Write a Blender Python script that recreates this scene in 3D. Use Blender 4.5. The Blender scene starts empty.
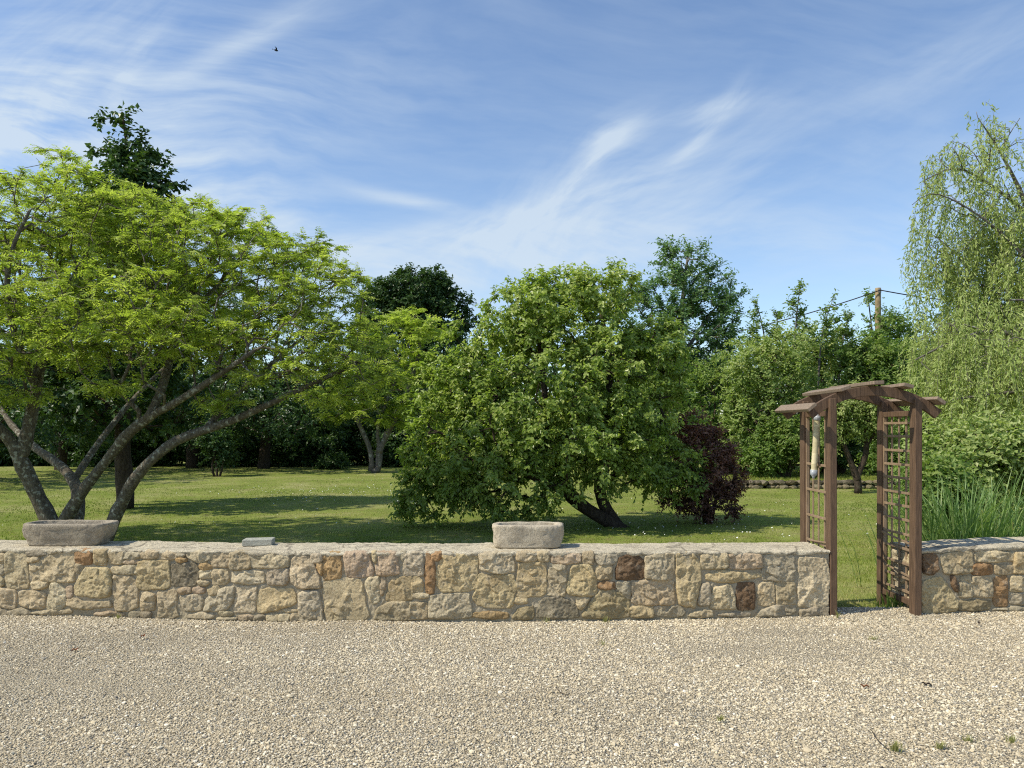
import bpy, bmesh, math, random
import numpy as np
from mathutils import Vector

S = bpy.context.scene
COL = S.collection
F_PX, CX, HOR, CAM_H = 769.0, 512.0, 430.0, 1.65
R = math.radians
LAWN_Z = -0.10

def at(px, py, D):
    """point of the place that lies D metres away in the direction measured on the photograph"""
    return np.array([(px - CX) / F_PX * D, D, CAM_H - (py - HOR) / F_PX * D])

# ------------------------------------------------------------------ helpers
def tag(o, label=None, cat=None, group=None, kind=None):
    if label: o['label'] = label
    if cat: o['category'] = cat
    if group: o['group'] = group
    if kind: o['kind'] = kind
    return o

def empty(name, loc, rz=0.0):
    o = bpy.data.objects.new(name, None)
    o.empty_display_size = 0.2
    COL.objects.link(o)
    o.location = Vector([float(v) for v in loc]); o.rotation_euler = (0, 0, rz)
    return o

def mesh_np(name, V, faces, mat, parent=None, smooth=False, attrs=None, colors=None):
    """V (n,3); faces: list of int arrays (m,k); geometry in world space, made local to the parent"""
    V = np.asarray(V, dtype=np.float32)
    if parent is not None:
        V = V - np.array(parent.location, dtype=np.float32)
    faces = [np.asarray(f, dtype=np.int32) for f in faces if len(f)]
    me = bpy.data.meshes.new(name)
    loops = np.concatenate([f.ravel() for f in faces])
    starts = []; s = 0
    for f in faces:
        k = f.shape[1]
        starts.append(np.arange(len(f), dtype=np.int32) * k + s); s += f.size
    starts = np.concatenate(starts)
    me.vertices.add(len(V)); me.loops.add(len(loops)); me.polygons.add(len(starts))
    me.vertices.foreach_set('co', V.ravel())
    me.loops.foreach_set('vertex_index', loops)
    me.polygons.foreach_set('loop_start', starts)
    me.polygons.foreach_set('use_smooth', np.full(len(starts), smooth, dtype=bool))
    for k, a in (attrs or {}).items():
        at_ = me.attributes.new(k, 'FLOAT', 'POINT')
        at_.data.foreach_set('value', np.asarray(a, dtype=np.float32))
    if colors is not None:
        ca = me.attributes.new('Col', 'FLOAT_COLOR', 'POINT')
        c4 = np.ones((len(V), 4), dtype=np.float32); c4[:, :3] = colors
        ca.data.foreach_set('color', c4.ravel())
    me.update(calc_edges=True); me.validate()
    if mat: me.materials.append(mat)
    o = bpy.data.objects.new(name, me)
    COL.objects.link(o)
    if parent is not None: o.parent = parent
    return o

class MB:
    """collects pieces of one mesh"""
    def __init__(s): s.V = []; s.F = {}; s.n = 0; s.C = []
    def add(s, V, faces, col=None):
        V = np.asarray(V, dtype=np.float64)
        for f in faces:
            f = np.asarray(f, dtype=np.int64)
            if len(f): s.F.setdefault(f.shape[1], []).append(f + s.n)
        s.V.append(V); s.n += len(V)
        s.C.append(np.tile(np.asarray(col if col is not None else (1, 1, 1), float), (len(V), 1)) if np.ndim(col) < 2 else col)
    def build(s, name, mat, parent=None, smooth=False, use_col=False):
        V = np.concatenate(s.V)
        fs = [np.concatenate(v) for v in s.F.values()]
        return mesh_np(name, V, fs, mat, parent, smooth, colors=np.concatenate(s.C) if use_col else None)

def _hash(ix, iy, iz, seed):
    h = (ix * 374761393 + iy * 668265263 + iz * 2147483647 + seed * 974711) & 0xFFFFFFFF
    h = ((h ^ (h >> 13)) * 1274126177) & 0xFFFFFFFF
    h = ((h ^ (h >> 16)) * 2246822519) & 0xFFFFFFFF
    return ((h ^ (h >> 15)) & 0xFFFFFF) / float(0xFFFFFF)

def vnoise(P, seed=0):
    P = np.asarray(P, dtype=np.float64)
    i = np.floor(P).astype(np.int64); f = P - i
    f = f * f * (3 - 2 * f)
    out = 0
    for dx in (0, 1):
        for dy in (0, 1):
            for dz in (0, 1):
                w = (f[:, 0] if dx else 1 - f[:, 0]) * (f[:, 1] if dy else 1 - f[:, 1]) * (f[:, 2] if dz else 1 - f[:, 2])
                out = out + w * _hash(i[:, 0] + dx, i[:, 1] + dy, i[:, 2] + dz, seed)
    return out * 2 - 1

def fbm(P, seed=0, oct=3, gain=0.5):
    out = 0; a = 1; P = np.asarray(P, float)
    for k in range(oct):
        out = out + a * vnoise(P * (2.03 ** k) + k * 17.3, seed + k); a *= gain
    return out

def norm(a):
    return a / np.maximum(np.linalg.norm(a, axis=-1, keepdims=True), 1e-9)

def resample(pts, n=None, seg=None, closed=False):
    pts = np.asarray(pts, float)
    if closed: pts = np.vstack([pts, pts[:1]])
    L = np.concatenate([[0], np.cumsum(np.linalg.norm(np.diff(pts, axis=0), axis=1))])
    if n is None: n = max(2, int(math.ceil(L[-1] / seg)) + 1)
    t = np.linspace(0, L[-1], n + 1)[:-1] if closed else np.linspace(0, L[-1], n)
    return np.stack([np.interp(t, L, pts[:, k]) for k in range(pts.shape[1])], 1)

def chaikin(p, it=2, closed=True, w=0.25):
    p = np.asarray(p, float)
    for _ in range(it):
        q = np.roll(p, -1, 0) if closed else p[1:]
        a = p if closed else p[:-1]
        r = np.empty((2 * len(a), p.shape[1]))
        r[0::2] = a * (1 - w) + q * w; r[1::2] = a * w + q * (1 - w)
        if not closed: r = np.vstack([p[:1], r, p[-1:]])
        p = r
    return p

def smooth_line(pts, it=2): return chaikin(pts, it, closed=False)

def tube(mb, pts, rad, sides=6, cap=True, noise=0.0, seed=0, col=None):
    pts = np.asarray(pts, float); n = len(pts)
    rad = np.broadcast_to(np.asarray(rad, float), (n,))
    t = norm(np.gradient(pts, axis=0))
    d = pts[-1] - pts[0]
    ref = np.eye(3)[int(np.argmin(np.abs(d)))]
    n1 = norm(np.cross(t, ref)); n2 = np.cross(t, n1)
    a = np.arange(sides) / sides * 2 * math.pi
    ring = n1[:, None] * np.cos(a)[None, :, None] + n2[:, None] * np.sin(a)[None, :, None]
    rr = rad[:, None] * np.ones((1, sides))
    V = pts[:, None] + ring * rr[..., None]
    if noise:
        k = fbm(V.reshape(-1, 3) / (np.maximum(rad.max(), .01) * 1.6), seed, 3).reshape(n, sides)
        V = pts[:, None] + ring * (rr * (1 + noise * k))[..., None]
    V = V.reshape(-1, 3)
    i = np.arange(n - 1)[:, None] * sides; j = np.arange(sides)[None]; j2 = (j + 1) % sides
    F = np.stack([i + j, i + j2, i + sides + j2, i + sides + j], -1).reshape(-1, 4)
    fs = [F]
    if cap:
        V = np.vstack([V, pts[:1], pts[-1:]])
        jj = np.arange(sides); k2 = (jj + 1) % sides
        b = (n - 1) * sides
        fs.append(np.stack([k2, jj, np.full(sides, n * sides)], 1))
        fs.append(np.stack([b + jj, b + k2, np.full(sides, n * sides + 1)], 1))
    mb.add(V, fs, col)

def box(mb, c, size, ax=None, bev=0.004, col=None, jit=0.0, rng=None):
    """bevelled box with axes ax (3x3 rows = local x,y,z)"""
    bm = bmesh.new()
    bmesh.ops.create_cube(bm, size=1)
    for v in bm.verts: v.co = Vector((v.co.x * size[0], v.co.y * size[1], v.co.z * size[2]))
    if bev: bmesh.ops.bevel(bm, geom=list(bm.edges), offset=bev, segments=2, affect='EDGES', profile=.5)
    bmesh.ops.triangulate(bm, faces=list(bm.faces))
    bm.verts.ensure_lookup_table()
    V = np.array([v.co[:] for v in bm.verts]); Fc = np.array([[v.index for v in f.verts] for f in bm.faces])
    bm.free()
    if ax is not None: V = V @ np.asarray(ax, float)
    mb.add(V + np.asarray(c, float), [Fc], col)

def beam(mb, a, b, w, h, up=(0, 0, 1), bev=0.004):
    a = np.asarray(a, float); b = np.asarray(b, float)
    x = norm(b - a); y = norm(np.cross(np.asarray(up, float), x)); z = np.cross(x, y)
    box(mb, (a + b) / 2, (np.linalg.norm(b - a), w, h), np.stack([x, y, z]), bev)

# ------------------------------------------------------------------ materials
class NT:
    def __init__(s, name):
        s.m = bpy.data.materials.new(name); s.m.use_nodes = True
        s.t = s.m.node_tree; s.t.nodes.clear()
        s.out = s.t.nodes.new('ShaderNodeOutputMaterial')
    def n(s, typ, **kw):
        nd = s.t.nodes.new(typ)
        for k, v in kw.items():
            if k.startswith('i_'):
                key = k[2:]; key = int(key) if key.isdigit() else key
                s.put(nd, key, v)
            else: setattr(nd, k, v)
        return nd
    def put(s, nd, key, v):
        sock = nd.inputs[key]
        if hasattr(v, 'is_output') or isinstance(v, bpy.types.NodeSocket): s.t.links.new(v, sock)
        else: sock.default_value = v
    def coord(s): return s.n('ShaderNodeTexCoord').outputs['Object']
    def geo(s): return s.n('ShaderNodeNewGeometry').outputs['Position']
    def noise(s, vec, scale, detail=4, rough=.55):
        nd = s.n('ShaderNodeTexNoise'); nd.inputs['Scale'].default_value = scale
        nd.inputs['Detail'].default_value = detail; nd.inputs['Roughness'].default_value = rough
        s.t.links.new(vec, nd.inputs['Vector']); return nd.outputs['Fac']
    def ramp(s, fac, stops, interp='LINEAR'):
        nd = s.n('ShaderNodeValToRGB'); e = nd.color_ramp.elements; nd.color_ramp.interpolation = interp
        while len(e) < len(stops): e.new(.5)
        for el, (p, c) in zip(e, stops):
            el.position = p; el.color = (*c, 1) if len(c) == 3 else c
        s.t.links.new(fac, nd.inputs[0]); return nd.outputs[0]
    def mix(s, fac, a, b, mode='MIX'):
        nd = s.n('ShaderNodeMix', data_type='RGBA', blend_type=mode)
        s.put(nd, 0, fac)
        for i, v in ((6, a), (7, b)):
            if isinstance(v, tuple): v = (*v, 1) if len(v) == 3 else v
            s.put(nd, i, v)
        return nd.outputs[2]
    def math(s, op, a, b=0.0, clamp=False):
        nd = s.n('ShaderNodeMath', operation=op); nd.use_clamp = clamp
        s.put(nd, 0, a); s.put(nd, 1, b); return nd.outputs[0]
    def attr(s, name): return s.n('ShaderNodeAttribute', attribute_name=name)
    def bump(s, h, strength=.5, dist=.01):
        nd = s.n('ShaderNodeBump'); nd.inputs['Strength'].default_value = strength
        nd.inputs['Distance'].default_value = dist; s.t.links.new(h, nd.inputs['Height']); return nd.outputs[0]
    def principled(s, color, rough=.7, normal=None, spec=.3):
        p = s.n('ShaderNodeBsdfPrincipled')
        s.put(p, 'Base Color', (*color, 1) if isinstance(color, tuple) else color)
        s.put(p, 'Roughness', rough); s.put(p, 'Specular IOR Level', spec)
        if normal is not None: s.put(p, 'Normal', normal)
        return p.outputs[0]
    def done(s, sh): s.t.links.new(sh, s.out.inputs[0]); return s.m

def leaf_mat(name, dark, mid, light, trans=.4, rough=.45, spec=.35, tmul=(1.12, 1.3, .55)):
    k = NT(name)
    t = k.attr('tint').outputs['Fac']
    c = k.ramp(t, [(0, dark), (.5, mid), (1, light)])
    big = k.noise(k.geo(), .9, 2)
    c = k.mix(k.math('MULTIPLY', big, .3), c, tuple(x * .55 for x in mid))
    p = k.principled(c, rough, spec=spec)
    tr = k.n('ShaderNodeBsdfTranslucent')
    tc = k.mix(1.0, c, (*tmul, 1), 'MULTIPLY')
    k.put(tr, 'Color', tc)
    mx = k.n('ShaderNodeMixShader'); mx.inputs[0].default_value = trans
    k.t.links.new(p, mx.inputs[1]); k.t.links.new(tr.outputs[0], mx.inputs[2])
    return k.done(mx.outputs[0])

def bark_mat(name, a, b, lichen=None, lich_amt=.5, scale=18):
    k = NT(name); co = k.geo()
    mp = k.n('ShaderNodeMapping'); mp.inputs['Scale'].default_value = (1, 1, .45); k.t.links.new(co, mp.inputs[0])
    f = k.noise(mp.outputs[0], scale, 6, .65)
    c = k.ramp(f, [(.32, a), (.68, b)])
    if lichen:
        l = k.noise(co, scale * .45, 5, .6)
        c = k.mix(k.ramp(l, [(.5 + .1 * (1 - lich_amt), (0, 0, 0)), (.58 + .1 * (1 - lich_amt), (1, 1, 1))]), c, lichen)
    return k.done(k.principled(c, .9, k.bump(f, .9, .03), .15))

# ------------------------------------------------------------------ camera, sun, sky
cam_d = bpy.data.cameras.new('camera'); cam = bpy.data.objects.new('camera', cam_d); COL.objects.link(cam)
cam.location = (0, 0, CAM_H); cam.rotation_euler = (R(90), 0, 0)
cam_d.sensor_width = 36; cam_d.lens = F_PX / 1024 * 36
cam_d.shift_y = (HOR - 384) / 1024
cam_d.clip_start = .05; cam_d.clip_end = 3000
S.camera = cam

SUN_EL, SUN_AZ = R(50), R(20)        # light travels towards +x, a little towards +y
ldir = Vector((math.cos(SUN_AZ) * math.cos(SUN_EL), math.sin(SUN_AZ) * math.cos(SUN_EL), -math.sin(SUN_EL)))
sl = bpy.data.lights.new('sun', 'SUN'); sl.energy = 5.0; sl.angle = R(.5); sl.color = (1, .935, .79)
so = bpy.data.objects.new('sun', sl); COL.objects.link(so)
so.rotation_euler = ldir.to_track_quat('-Z', 'Y').to_euler(); so.location = (-30, -15, 40)

def make_world():
    w = bpy.data.worlds.new('World'); S.world = w; w.use_nodes = True
    t = w.node_tree; t.nodes.clear()
    L = t.links.new
    def n(typ, **kw):
        nd = t.nodes.new(typ)
        for k, v in kw.items(): setattr(nd, k, v)
        return nd
    def m(op, a, b=0.0, c=None, clamp=False):
        nd = n('ShaderNodeMath', operation=op); nd.use_clamp = clamp
        for i, v in enumerate((a, b) if c is None else (a, b, c)):
            if isinstance(v, (int, float)): nd.inputs[i].default_value = v
            else: L(v, nd.inputs[i])
        return nd.outputs[0]
    sky = n('ShaderNodeTexSky', sky_type='NISHITA'); sky.sun_disc = False
    sky.sun_elevation = SUN_EL
    sky.sun_rotation = math.atan2(-ldir.x, -ldir.y)
    sky.air_density = 1.0; sky.dust_density = .5; sky.ozone_density = 1.6; sky.altitude = 50
    tc = n('ShaderNodeTexCoord').outputs['Generated']
    sp = n('ShaderNodeSeparateXYZ'); L(tc, sp.inputs[0]); x, y, z = sp.outputs
    yy = m('MAXIMUM', y, .08)
    u = m('MULTIPLY', m('DIVIDE', x, yy), F_PX); v = m('MULTIPLY', m('DIVIDE', z, yy), F_PX)
    front = m('GREATER_THAN', y, .1)
    uv = n('ShaderNodeCombineXYZ'); L(u, uv.inputs[0]); L(v, uv.inputs[1])
    def warp(src, scale, amt, detail):
        wn = n('ShaderNodeTexNoise'); wn.inputs['Scale'].default_value = scale; wn.inputs['Detail'].default_value = detail
        L(src, wn.inputs['Vector'])
        a = n('ShaderNodeVectorMath', operation='SUBTRACT'); L(wn.outputs['Color'], a.inputs[0]); a.inputs[1].default_value = (.5, .5, .5)
        b = n('ShaderNodeVectorMath', operation='SCALE'); L(a.outputs[0], b.inputs[0]); b.inputs['Scale'].default_value = amt
        c = n('ShaderNodeVectorMath', operation='ADD'); L(src, c.inputs[0]); L(b.outputs[0], c.inputs[1])
        return c.outputs[0]
    w1 = warp(uv.outputs[0], .0045, 110, 0)
    w2 = warp(w1, .03, 9, 1)
    ws = n('ShaderNodeSeparateXYZ'); L(w1, ws.inputs[0]); U, V = ws.outputs[0], ws.outputs[1]
    def fibre(ang, sx, sy, detail=5, rough=.5):
        mp = n('ShaderNodeMapping', vector_type='TEXTURE'); mp.inputs['Rotation'].default_value = (0, 0, R(ang)); mp.inputs['Scale'].default_value = (sx, sy, 1e6)
        L(w2, mp.inputs[0])
        nz = n('ShaderNodeTexNoise'); nz.inputs['Scale'].default_value = 1; nz.inputs['Detail'].default_value = detail; nz.inputs['Roughness'].default_value = rough
        L(mp.outputs[0], nz.inputs['Vector']); return nz.outputs['Fac']
    f1 = fibre(24, 150, 34, 6, .55); f2 = fibre(52, 90, 22, 6, .55); f3 = fibre(-6, 130, 26, 6, .58)
    def blob(px, py, rx, ry, ang, amp, fib, lo=.25, hi=.8, bend=0.0):
        a = R(ang); du = m('SUBTRACT', m('ADD', m('MULTIPLY', U, .35), m('MULTIPLY', u, .65)), px - CX); dv = m('SUBTRACT', m('ADD', m('MULTIPLY', V, .35), m('MULTIPLY', v, .65)), HOR - py)
        p = m('ADD', m('MULTIPLY', du, math.cos(a) / rx), m('MULTIPLY', dv, math.sin(a) / rx))
        q = m('ADD', m('MULTIPLY', du, -math.sin(a) / ry), m('MULTIPLY', dv, math.cos(a) / ry))
        if bend: q = m('SUBTRACT', q, m('MULTIPLY', m('MULTIPLY', p, p), bend))
        g = m('EXPONENT', m('MULTIPLY', m('ADD', m('MULTIPLY', p, p), m('MULTIPLY', q, q)), -1.0))
        f = n('ShaderNodeMapRange', interpolation_type='SMOOTHSTEP'); L(fib, f.inputs[0]); f.inputs[1].default_value = lo; f.inputs[2].default_value = hi
        return m('MULTIPLY', m('MULTIPLY', g, amp), f.outputs[0])
    bl = [blob(20, 140, 260, 85, 8, .95, f3), blob(200, 205, 190, 45, -24, .95, f3, .2, .75), blob(40, 60, 170, 60, 40, .35, f2),
          blob(250, 35, 90, 14, 33, .55, f1, .1, .65), blob(130, 75, 80, 14, 65, .28, f2, .2, .65),
          blob(490, 234, 150, 15, 13, .85, f1, .2, .7, .9), blob(585, 178, 45, 7, 50, .6, f2, .15, .6), blob(612, 135, 36, 18, 35, .75, f2, .2, .7), blob(560, 215, 130, 45, 26, .32, f2, .3, .75),
          blob(700, 128, 55, 10, 52, .5, f2, .15, .6), blob(690, 108, 75, 14, 4, .5, f1, .25, .7), blob(405, 205, 55, 7, -10, .6, f3, .1, .55),
          blob(440, 275, 260, 32, 6, .65, f3, .15, .7), blob(620, 205, 170, 50, 20, .38, f1, .25, .75),
          blob(970, 55, 170, 34, 18, .34, f1, .2, .8), blob(760, 190, 160, 36, 18, .26, f1, .3, .75), blob(740, 250, 240, 30, 0, .3, f3, .2, .7), blob(985, 190, 80, 60, 30, .35, f1, .2, .7)]
    tot = bl[0]
    for b in bl[1:]: tot = m('ADD', tot, b)
    tot = m('ADD', tot, m('MULTIPLY', m('SUBTRACT', f3, .36, clamp=True), .34))
    cl = m('MULTIPLY', m('MULTIPLY', tot, .95), front, clamp=True)
    cl = m('MINIMUM', cl, .78)
    tint = n('ShaderNodeMix', data_type='RGBA', blend_type='MULTIPLY'); tint.inputs[0].default_value = 1
    L(sky.outputs[0], tint.inputs[6]); tint.inputs[7].default_value = SKY_TINT
    mx = n('ShaderNodeMix', data_type='RGBA'); L(cl, mx.inputs[0]); L(tint.outputs[2], mx.inputs[6])
    mx.inputs[7].default_value = (4.6, 5.3, 5.95, 1)
    bg = n('ShaderNodeBackground'); L(mx.outputs[2], bg.inputs[0]); bg.inputs[1].default_value = .15
    out = n('ShaderNodeOutputWorld'); L(bg.outputs[0], out.inputs[0])
SKY_TINT = (1.13, 1.17, 1.22, 1)
make_world()
S.view_settings.view_transform = 'Standard'; S.view_settings.look = 'None'; S.view_settings.exposure = 0
S.render.engine = 'CYCLES'
S.cycles.max_bounces = 7; S.cycles.diffuse_bounces = 4; S.cycles.transmission_bounces = 5; S.cycles.use_denoising = False; S.cycles.pixel_filter_type = 'BLACKMAN_HARRIS'; S.cycles.filter_width = 1.15; S.cycles.sample_clamp_indirect = 4
S.cycles.caustics_reflective = False; S.cycles.caustics_refractive = False

# ------------------------------------------------------------------ ground
def grid(xs, ys, zf):
    X, Y = np.meshgrid(xs, ys); Z = zf(X.ravel(), Y.ravel())
    V = np.stack([X.ravel(), Y.ravel(), Z], 1)
    nx, ny = len(xs), len(ys)
    i = (np.arange(ny - 1)[:, None] * nx + np.arange(nx - 1)[None]).ravel()
    return V, np.stack([i, i + 1, i + nx + 1, i + nx], 1)

def lawn_z(x, y):
    x = np.asarray(x, float); y = np.asarray(y, float)
    z = LAWN_Z + .03 * fbm(np.stack([x * .25, y * .25, x * 0], 1), 3, 3) * np.clip((y - 8) / 4, 0, 1)
    return z + (-LAWN_Z - .03) * np.clip((8.3 - y) / 1.3, 0, 1)

def gravel_z(x, y):
    x = np.asarray(x, float); y = np.asarray(y, float)
    return .012 * fbm(np.stack([x * .8, y * .8, x * 0], 1), 5, 3) - .012 * np.exp(-((y - 6.72) / .25) ** 2)

def ground_materials():
    k = NT('lawn_soil'); co = k.geo()
    a = k.noise(co, .55, 5, .6); b = k.noise(co, 6, 5, .65); c3 = k.noise(co, 70, 3)
    c = k.ramp(a, [(.3, (.16, .22, .035)), (.5, (.26, .31, .065)), (.7, (.42, .40, .17))])
    c = k.mix(k.ramp(b, [(.45, (0, 0, 0)), (.75, (1, 1, 1))]), c, (.24, .2, .085))
    c = k.mix(k.math('MULTIPLY', c3, .45), c, (.07, .10, .02))
    lawn = k.done(k.principled(c, .95, k.bump(c3, .8, .03), .1))
    k = NT('gravel_bed'); co = k.geo()
    v = k.n('ShaderNodeTexVoronoi'); v.inputs['Scale'].default_value = 70; k.t.links.new(co, v.inputs['Vector'])
    c = k.ramp(k.n('ShaderNodeSeparateColor', i_0=v.outputs['Color']).outputs[0], [(0, (.22, .185, .13)), (.5, (.39, .335, .235)), (1, (.54, .47, .35))])
    c = k.mix(k.ramp(k.noise(co, .8, 4), [(.4, (0, 0, 0)), (.7, (.5, .5, .5))]), c, (.46, .38, .25))
    grav = k.done(k.principled(c, .95, k.bump(v.outputs['Distance'], 1.0, .02), .1))
    k = NT('field_soil'); co = k.geo()
    fld = k.done(k.principled(k.ramp(k.noise(co, .05, 6), [(.3, (.04, .06, .015)), (.7, (.09, .11, .03))]), .95))
    return lawn, grav, fld
M_LAWN, M_GRAV, M_FIELD = ground_materials()

V, Fq = grid(np.linspace(-600, 600, 13), np.linspace(-300, 1200, 16), lambda x, y: x * 0 - .35)
tag(mesh_np('ground', V, [Fq], M_FIELD), kind='structure')
xs = np.concatenate([np.linspace(-45, -12, 34), np.linspace(-11.8, 12, 140), np.linspace(12.5, 45, 34)])
ys = np.concatenate([np.linspace(7.0, 14, 60), np.linspace(14.3, 62, 90)])
V, Fq = grid(xs, ys, lawn_z)
tag(mesh_np('lawn', V, [Fq], M_LAWN, smooth=True), kind='structure')
V, Fq = grid(np.linspace(-14, 14, 160), np.linspace(-8, 7.12, 110), gravel_z)
tag(mesh_np('gravel_yard', V, [Fq], M_GRAV, smooth=True), kind='structure')

# ---- the gravel itself
def ico():
    bm = bmesh.new(); bmesh.ops.create_icosphere(bm, subdivisions=1, radius=1); bm.verts.ensure_lookup_table()
    V = np.array([v.co[:] for v in bm.verts]); Fc = np.array([[v.index for v in f.verts] for f in bm.faces]); bm.free()
    return V, Fc
ICO_V, ICO_F = ico()

PEB_PAL = np.array([(.54, .475, .355), (.45, .385, .28), (.64, .585, .475), (.36, .305, .225), (.52, .44, .31), (.35, .325, .285), (.17, .155, .14), (.74, .70, .62)])
PEB_W = np.array([.28, .22, .18, .10, .11, .06, .03, .05])
def pebbles(name, P, size, rng, mat, label=None):
    n = len(P)
    sc = size[:, None] * rng.uniform(.55, 1.15, (n, 3)) * np.array([1.05, 1.05, .75])
    A = rng.normal(size=(n, 3, 3)); q, _ = np.linalg.qr(A)
    bump = rng.uniform(.72, 1.18, (n, 12, 1))
    Vv = ICO_V[None] * bump * sc[:, None]
    Vv = np.einsum('nvi,nij->nvj', Vv, q)
    Vv[..., 2] *= .75
    Vv += P[:, None]
    Fc = ICO_F[None] + (np.arange(n) * 12)[:, None, None]
    ci = rng.choice(len(PEB_PAL), n, p=PEB_W / PEB_W.sum())
    c = np.array([1.17, 1.135, 1.04]) * PEB_PAL[ci] * rng.uniform(.8, 1.15, (n, 1))
    o = mesh_np(name, Vv.reshape(-1, 3), [Fc.reshape(-1, 3)], mat, colors=np.repeat(c, 12, 0).reshape(-1, 3))
    return o

k = NT('pebble'); c = k.attr('Col').outputs['Color']
c = k.mix(k.math('MULTIPLY', k.noise(k.geo(), .7, 3), .3), c, (.58, .50, .35))
mpg = k.n('ShaderNodeMapping'); mpg.inputs['Scale'].default_value = (.35, 1.1, 1); k.t.links.new(k.geo(), mpg.inputs[0])
c = k.mix(k.ramp(k.noise(mpg.outputs[0], 1.1, 4), [(.38, (.4, .4, .4)), (.62, (0, 0, 0))]), c, k.mix(1.0, c, (.70, .68, .66), 'MULTIPLY'))
M_PEB = k.done(k.principled(c, .85, None, .25))
rng = np.random.default_rng(4)
def scatter_gravel():
    n = 285000
    # density follows the ground area, out to a little beyond the frame
    y = rng.uniform(3.45, 7.12, n); x = rng.uniform(-1, 1, n) * (.74 * y + 1.5)
    keep = rng.uniform(0, 1, n) < (.74 * y + 1.5) / (.74 * 7.12 + 1.5)
    x, y = x[keep], y[keep]
    size = rng.lognormal(math.log(.0063), .33, len(x)).clip(.004, .021)
    near = np.exp(-((y - 6.6) / .12) ** 2); size *= 1 + .25 * near * rng.uniform(0, 1, len(x))
    wear = np.clip(fbm(np.stack([x * .55 + 3, y * 1.1, x * 0], 1), 61, 3) * 1.6 - .35, 0, 1)
    k2 = rng.uniform(0, 1, len(x)) > wear * .45; x, y, size, wear = x[k2], y[k2], size[k2], wear[k2]
    size = size * (1 - .32 * wear)
    z = gravel_z(x, y) + size * .25
    o = pebbles('gravel', np.stack([x, y, z], 1), size, rng, M_PEB)
    tag(o, kind='stuff')
    o['label'] = 'beige loose gravel chippings covering the yard before the wall'; o['category'] = 'gravel'
scatter_gravel()

# ------------------------------------------------------------------ grass
def blades(P, L, W, rng, lean=.5):
    n = len(P)
    a = rng.uniform(0, 2 * math.pi, n); b = rng.uniform(0, 2 * math.pi, n)
    d = np.stack([np.cos(a), np.sin(a), np.zeros(n)], 1); s = np.stack([np.cos(b), np.sin(b), np.zeros(n)], 1)
    tip = P + d * (L * rng.uniform(.1, lean, n))[:, None] + np.array([0, 0, 1]) * (L * rng.uniform(.55, 1, n))[:, None]
    V = np.stack([P - s * W[:, None] * .5, P + s * W[:, None] * .5, tip], 1)
    return V.reshape(-1, 3), np.arange(3 * n).reshape(n, 3)

M_GRASS = leaf_mat('grass_blade', (.10, .17, .022), (.33, .37, .075), (.70, .58, .33), .36, .6, .2)
def make_grass():
    rng = np.random.default_rng(7); Ps = []; Ls = []; Ws = []
    def zone(n, d0, d1, x0, x1, Lm, wk):
        D = 1 / rng.uniform(1 / d1, 1 / d0, n)
        x = rng.uniform(x0, x1, n) if x0 is not None else rng.uniform(-1, 1, n) * (.72 * D + 1)
        if x0 is None: D = D
        cl = vnoise(np.stack([x * 3, D * 3, x * 0], 1), 11)
        k = rng.uniform(-.9, 1, n) < cl + .45
        x, D = x[k], D[k]
        Ps.append(np.stack([x, D, lawn_z(x, D) - .003], 1)); Ls.append(rng.uniform(.5, 1.3, len(x)) * Lm); Ws.append(wk * D * rng.uniform(.7, 1.3, len(x)))
    zone(230000, 11.3, 45, None, None, .04, .0009)
    zone(60000, 7.15, 12, 2.3, 6.5, .045, .0008)
    zone(16000, 8.2, 11.5, -12, 8, .05, .0012)
    P = np.concatenate(Ps); L = np.concatenate(Ls); W = np.concatenate(Ws)
    # worn, dry turf in the passage and in patches
    dry = np.clip(.42 + .55 * fbm(np.stack([P[:, 0] * .5, P[:, 1] * .35, P[:, 0] * 0], 1), 21, 3), 0, 1)
    dry = np.maximum(dry, np.exp(-((P[:, 0] - .446 * P[:, 1]) / .9) ** 2 - ((P[:, 1] - 8.2) / 2.6) ** 2) * (.85 + .5 * vnoise(P * 3, 77)))
    L = L * (1 - .35 * dry)
    V, Fc = blades(P, L, W, rng)
    tint = np.clip(dry * .9 + rng.normal(0, .16, len(P)), 0, 1)
    o = mesh_np('grass', V, [Fc], M_GRASS, attrs={'tint': np.repeat(tint, 3)})
    tag(o, 'mown green and straw coloured lawn grass behind the wall', 'grass', kind='stuff')
make_grass()
def daisies():
    rng = np.random.default_rng(17)
    P = []
    for cx, cy, sx, sy, n in ((-4.2, 21.5, 1.8, 1.6, 300), (3.2, 13.2, 1.6, .7, 120), (-1.5, 25, 3.0, 2.5, 160), (5.0, 15, 2, 2, 90), (-6, 15, 3, 1.5, 60)):
        P.append(np.stack([rng.normal(cx, sx, n), rng.normal(cy, sy, n)], 1))
    P = np.concatenate(P); P = P[(P[:, 1] > 9)]
    z = lawn_z(P[:, 0], P[:, 1]) + rng.uniform(.035, .06, len(P)); r = rng.uniform(.007, .014, len(P))
    a = np.arange(6) / 6 * 6.283
    V = np.stack([P[:, :1] + r[:, None] * np.cos(a), P[:, 1:] + r[:, None] * np.sin(a), z[:, None] + r[:, None] * .6 * np.sin(a + rng.uniform(0, 6, (len(P), 1)))], -1)
    k = NT('daisy_petals'); M = k.done(k.principled((.75, .75, .68), .7))
    o = mesh_np('daisies', V.reshape(-1, 3), [np.arange(len(P) * 6).reshape(-1, 6)], M)
    tag(o, 'tiny white daisies scattered over the sunlit lawn', 'daisies', kind='stuff')
daisies()

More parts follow.
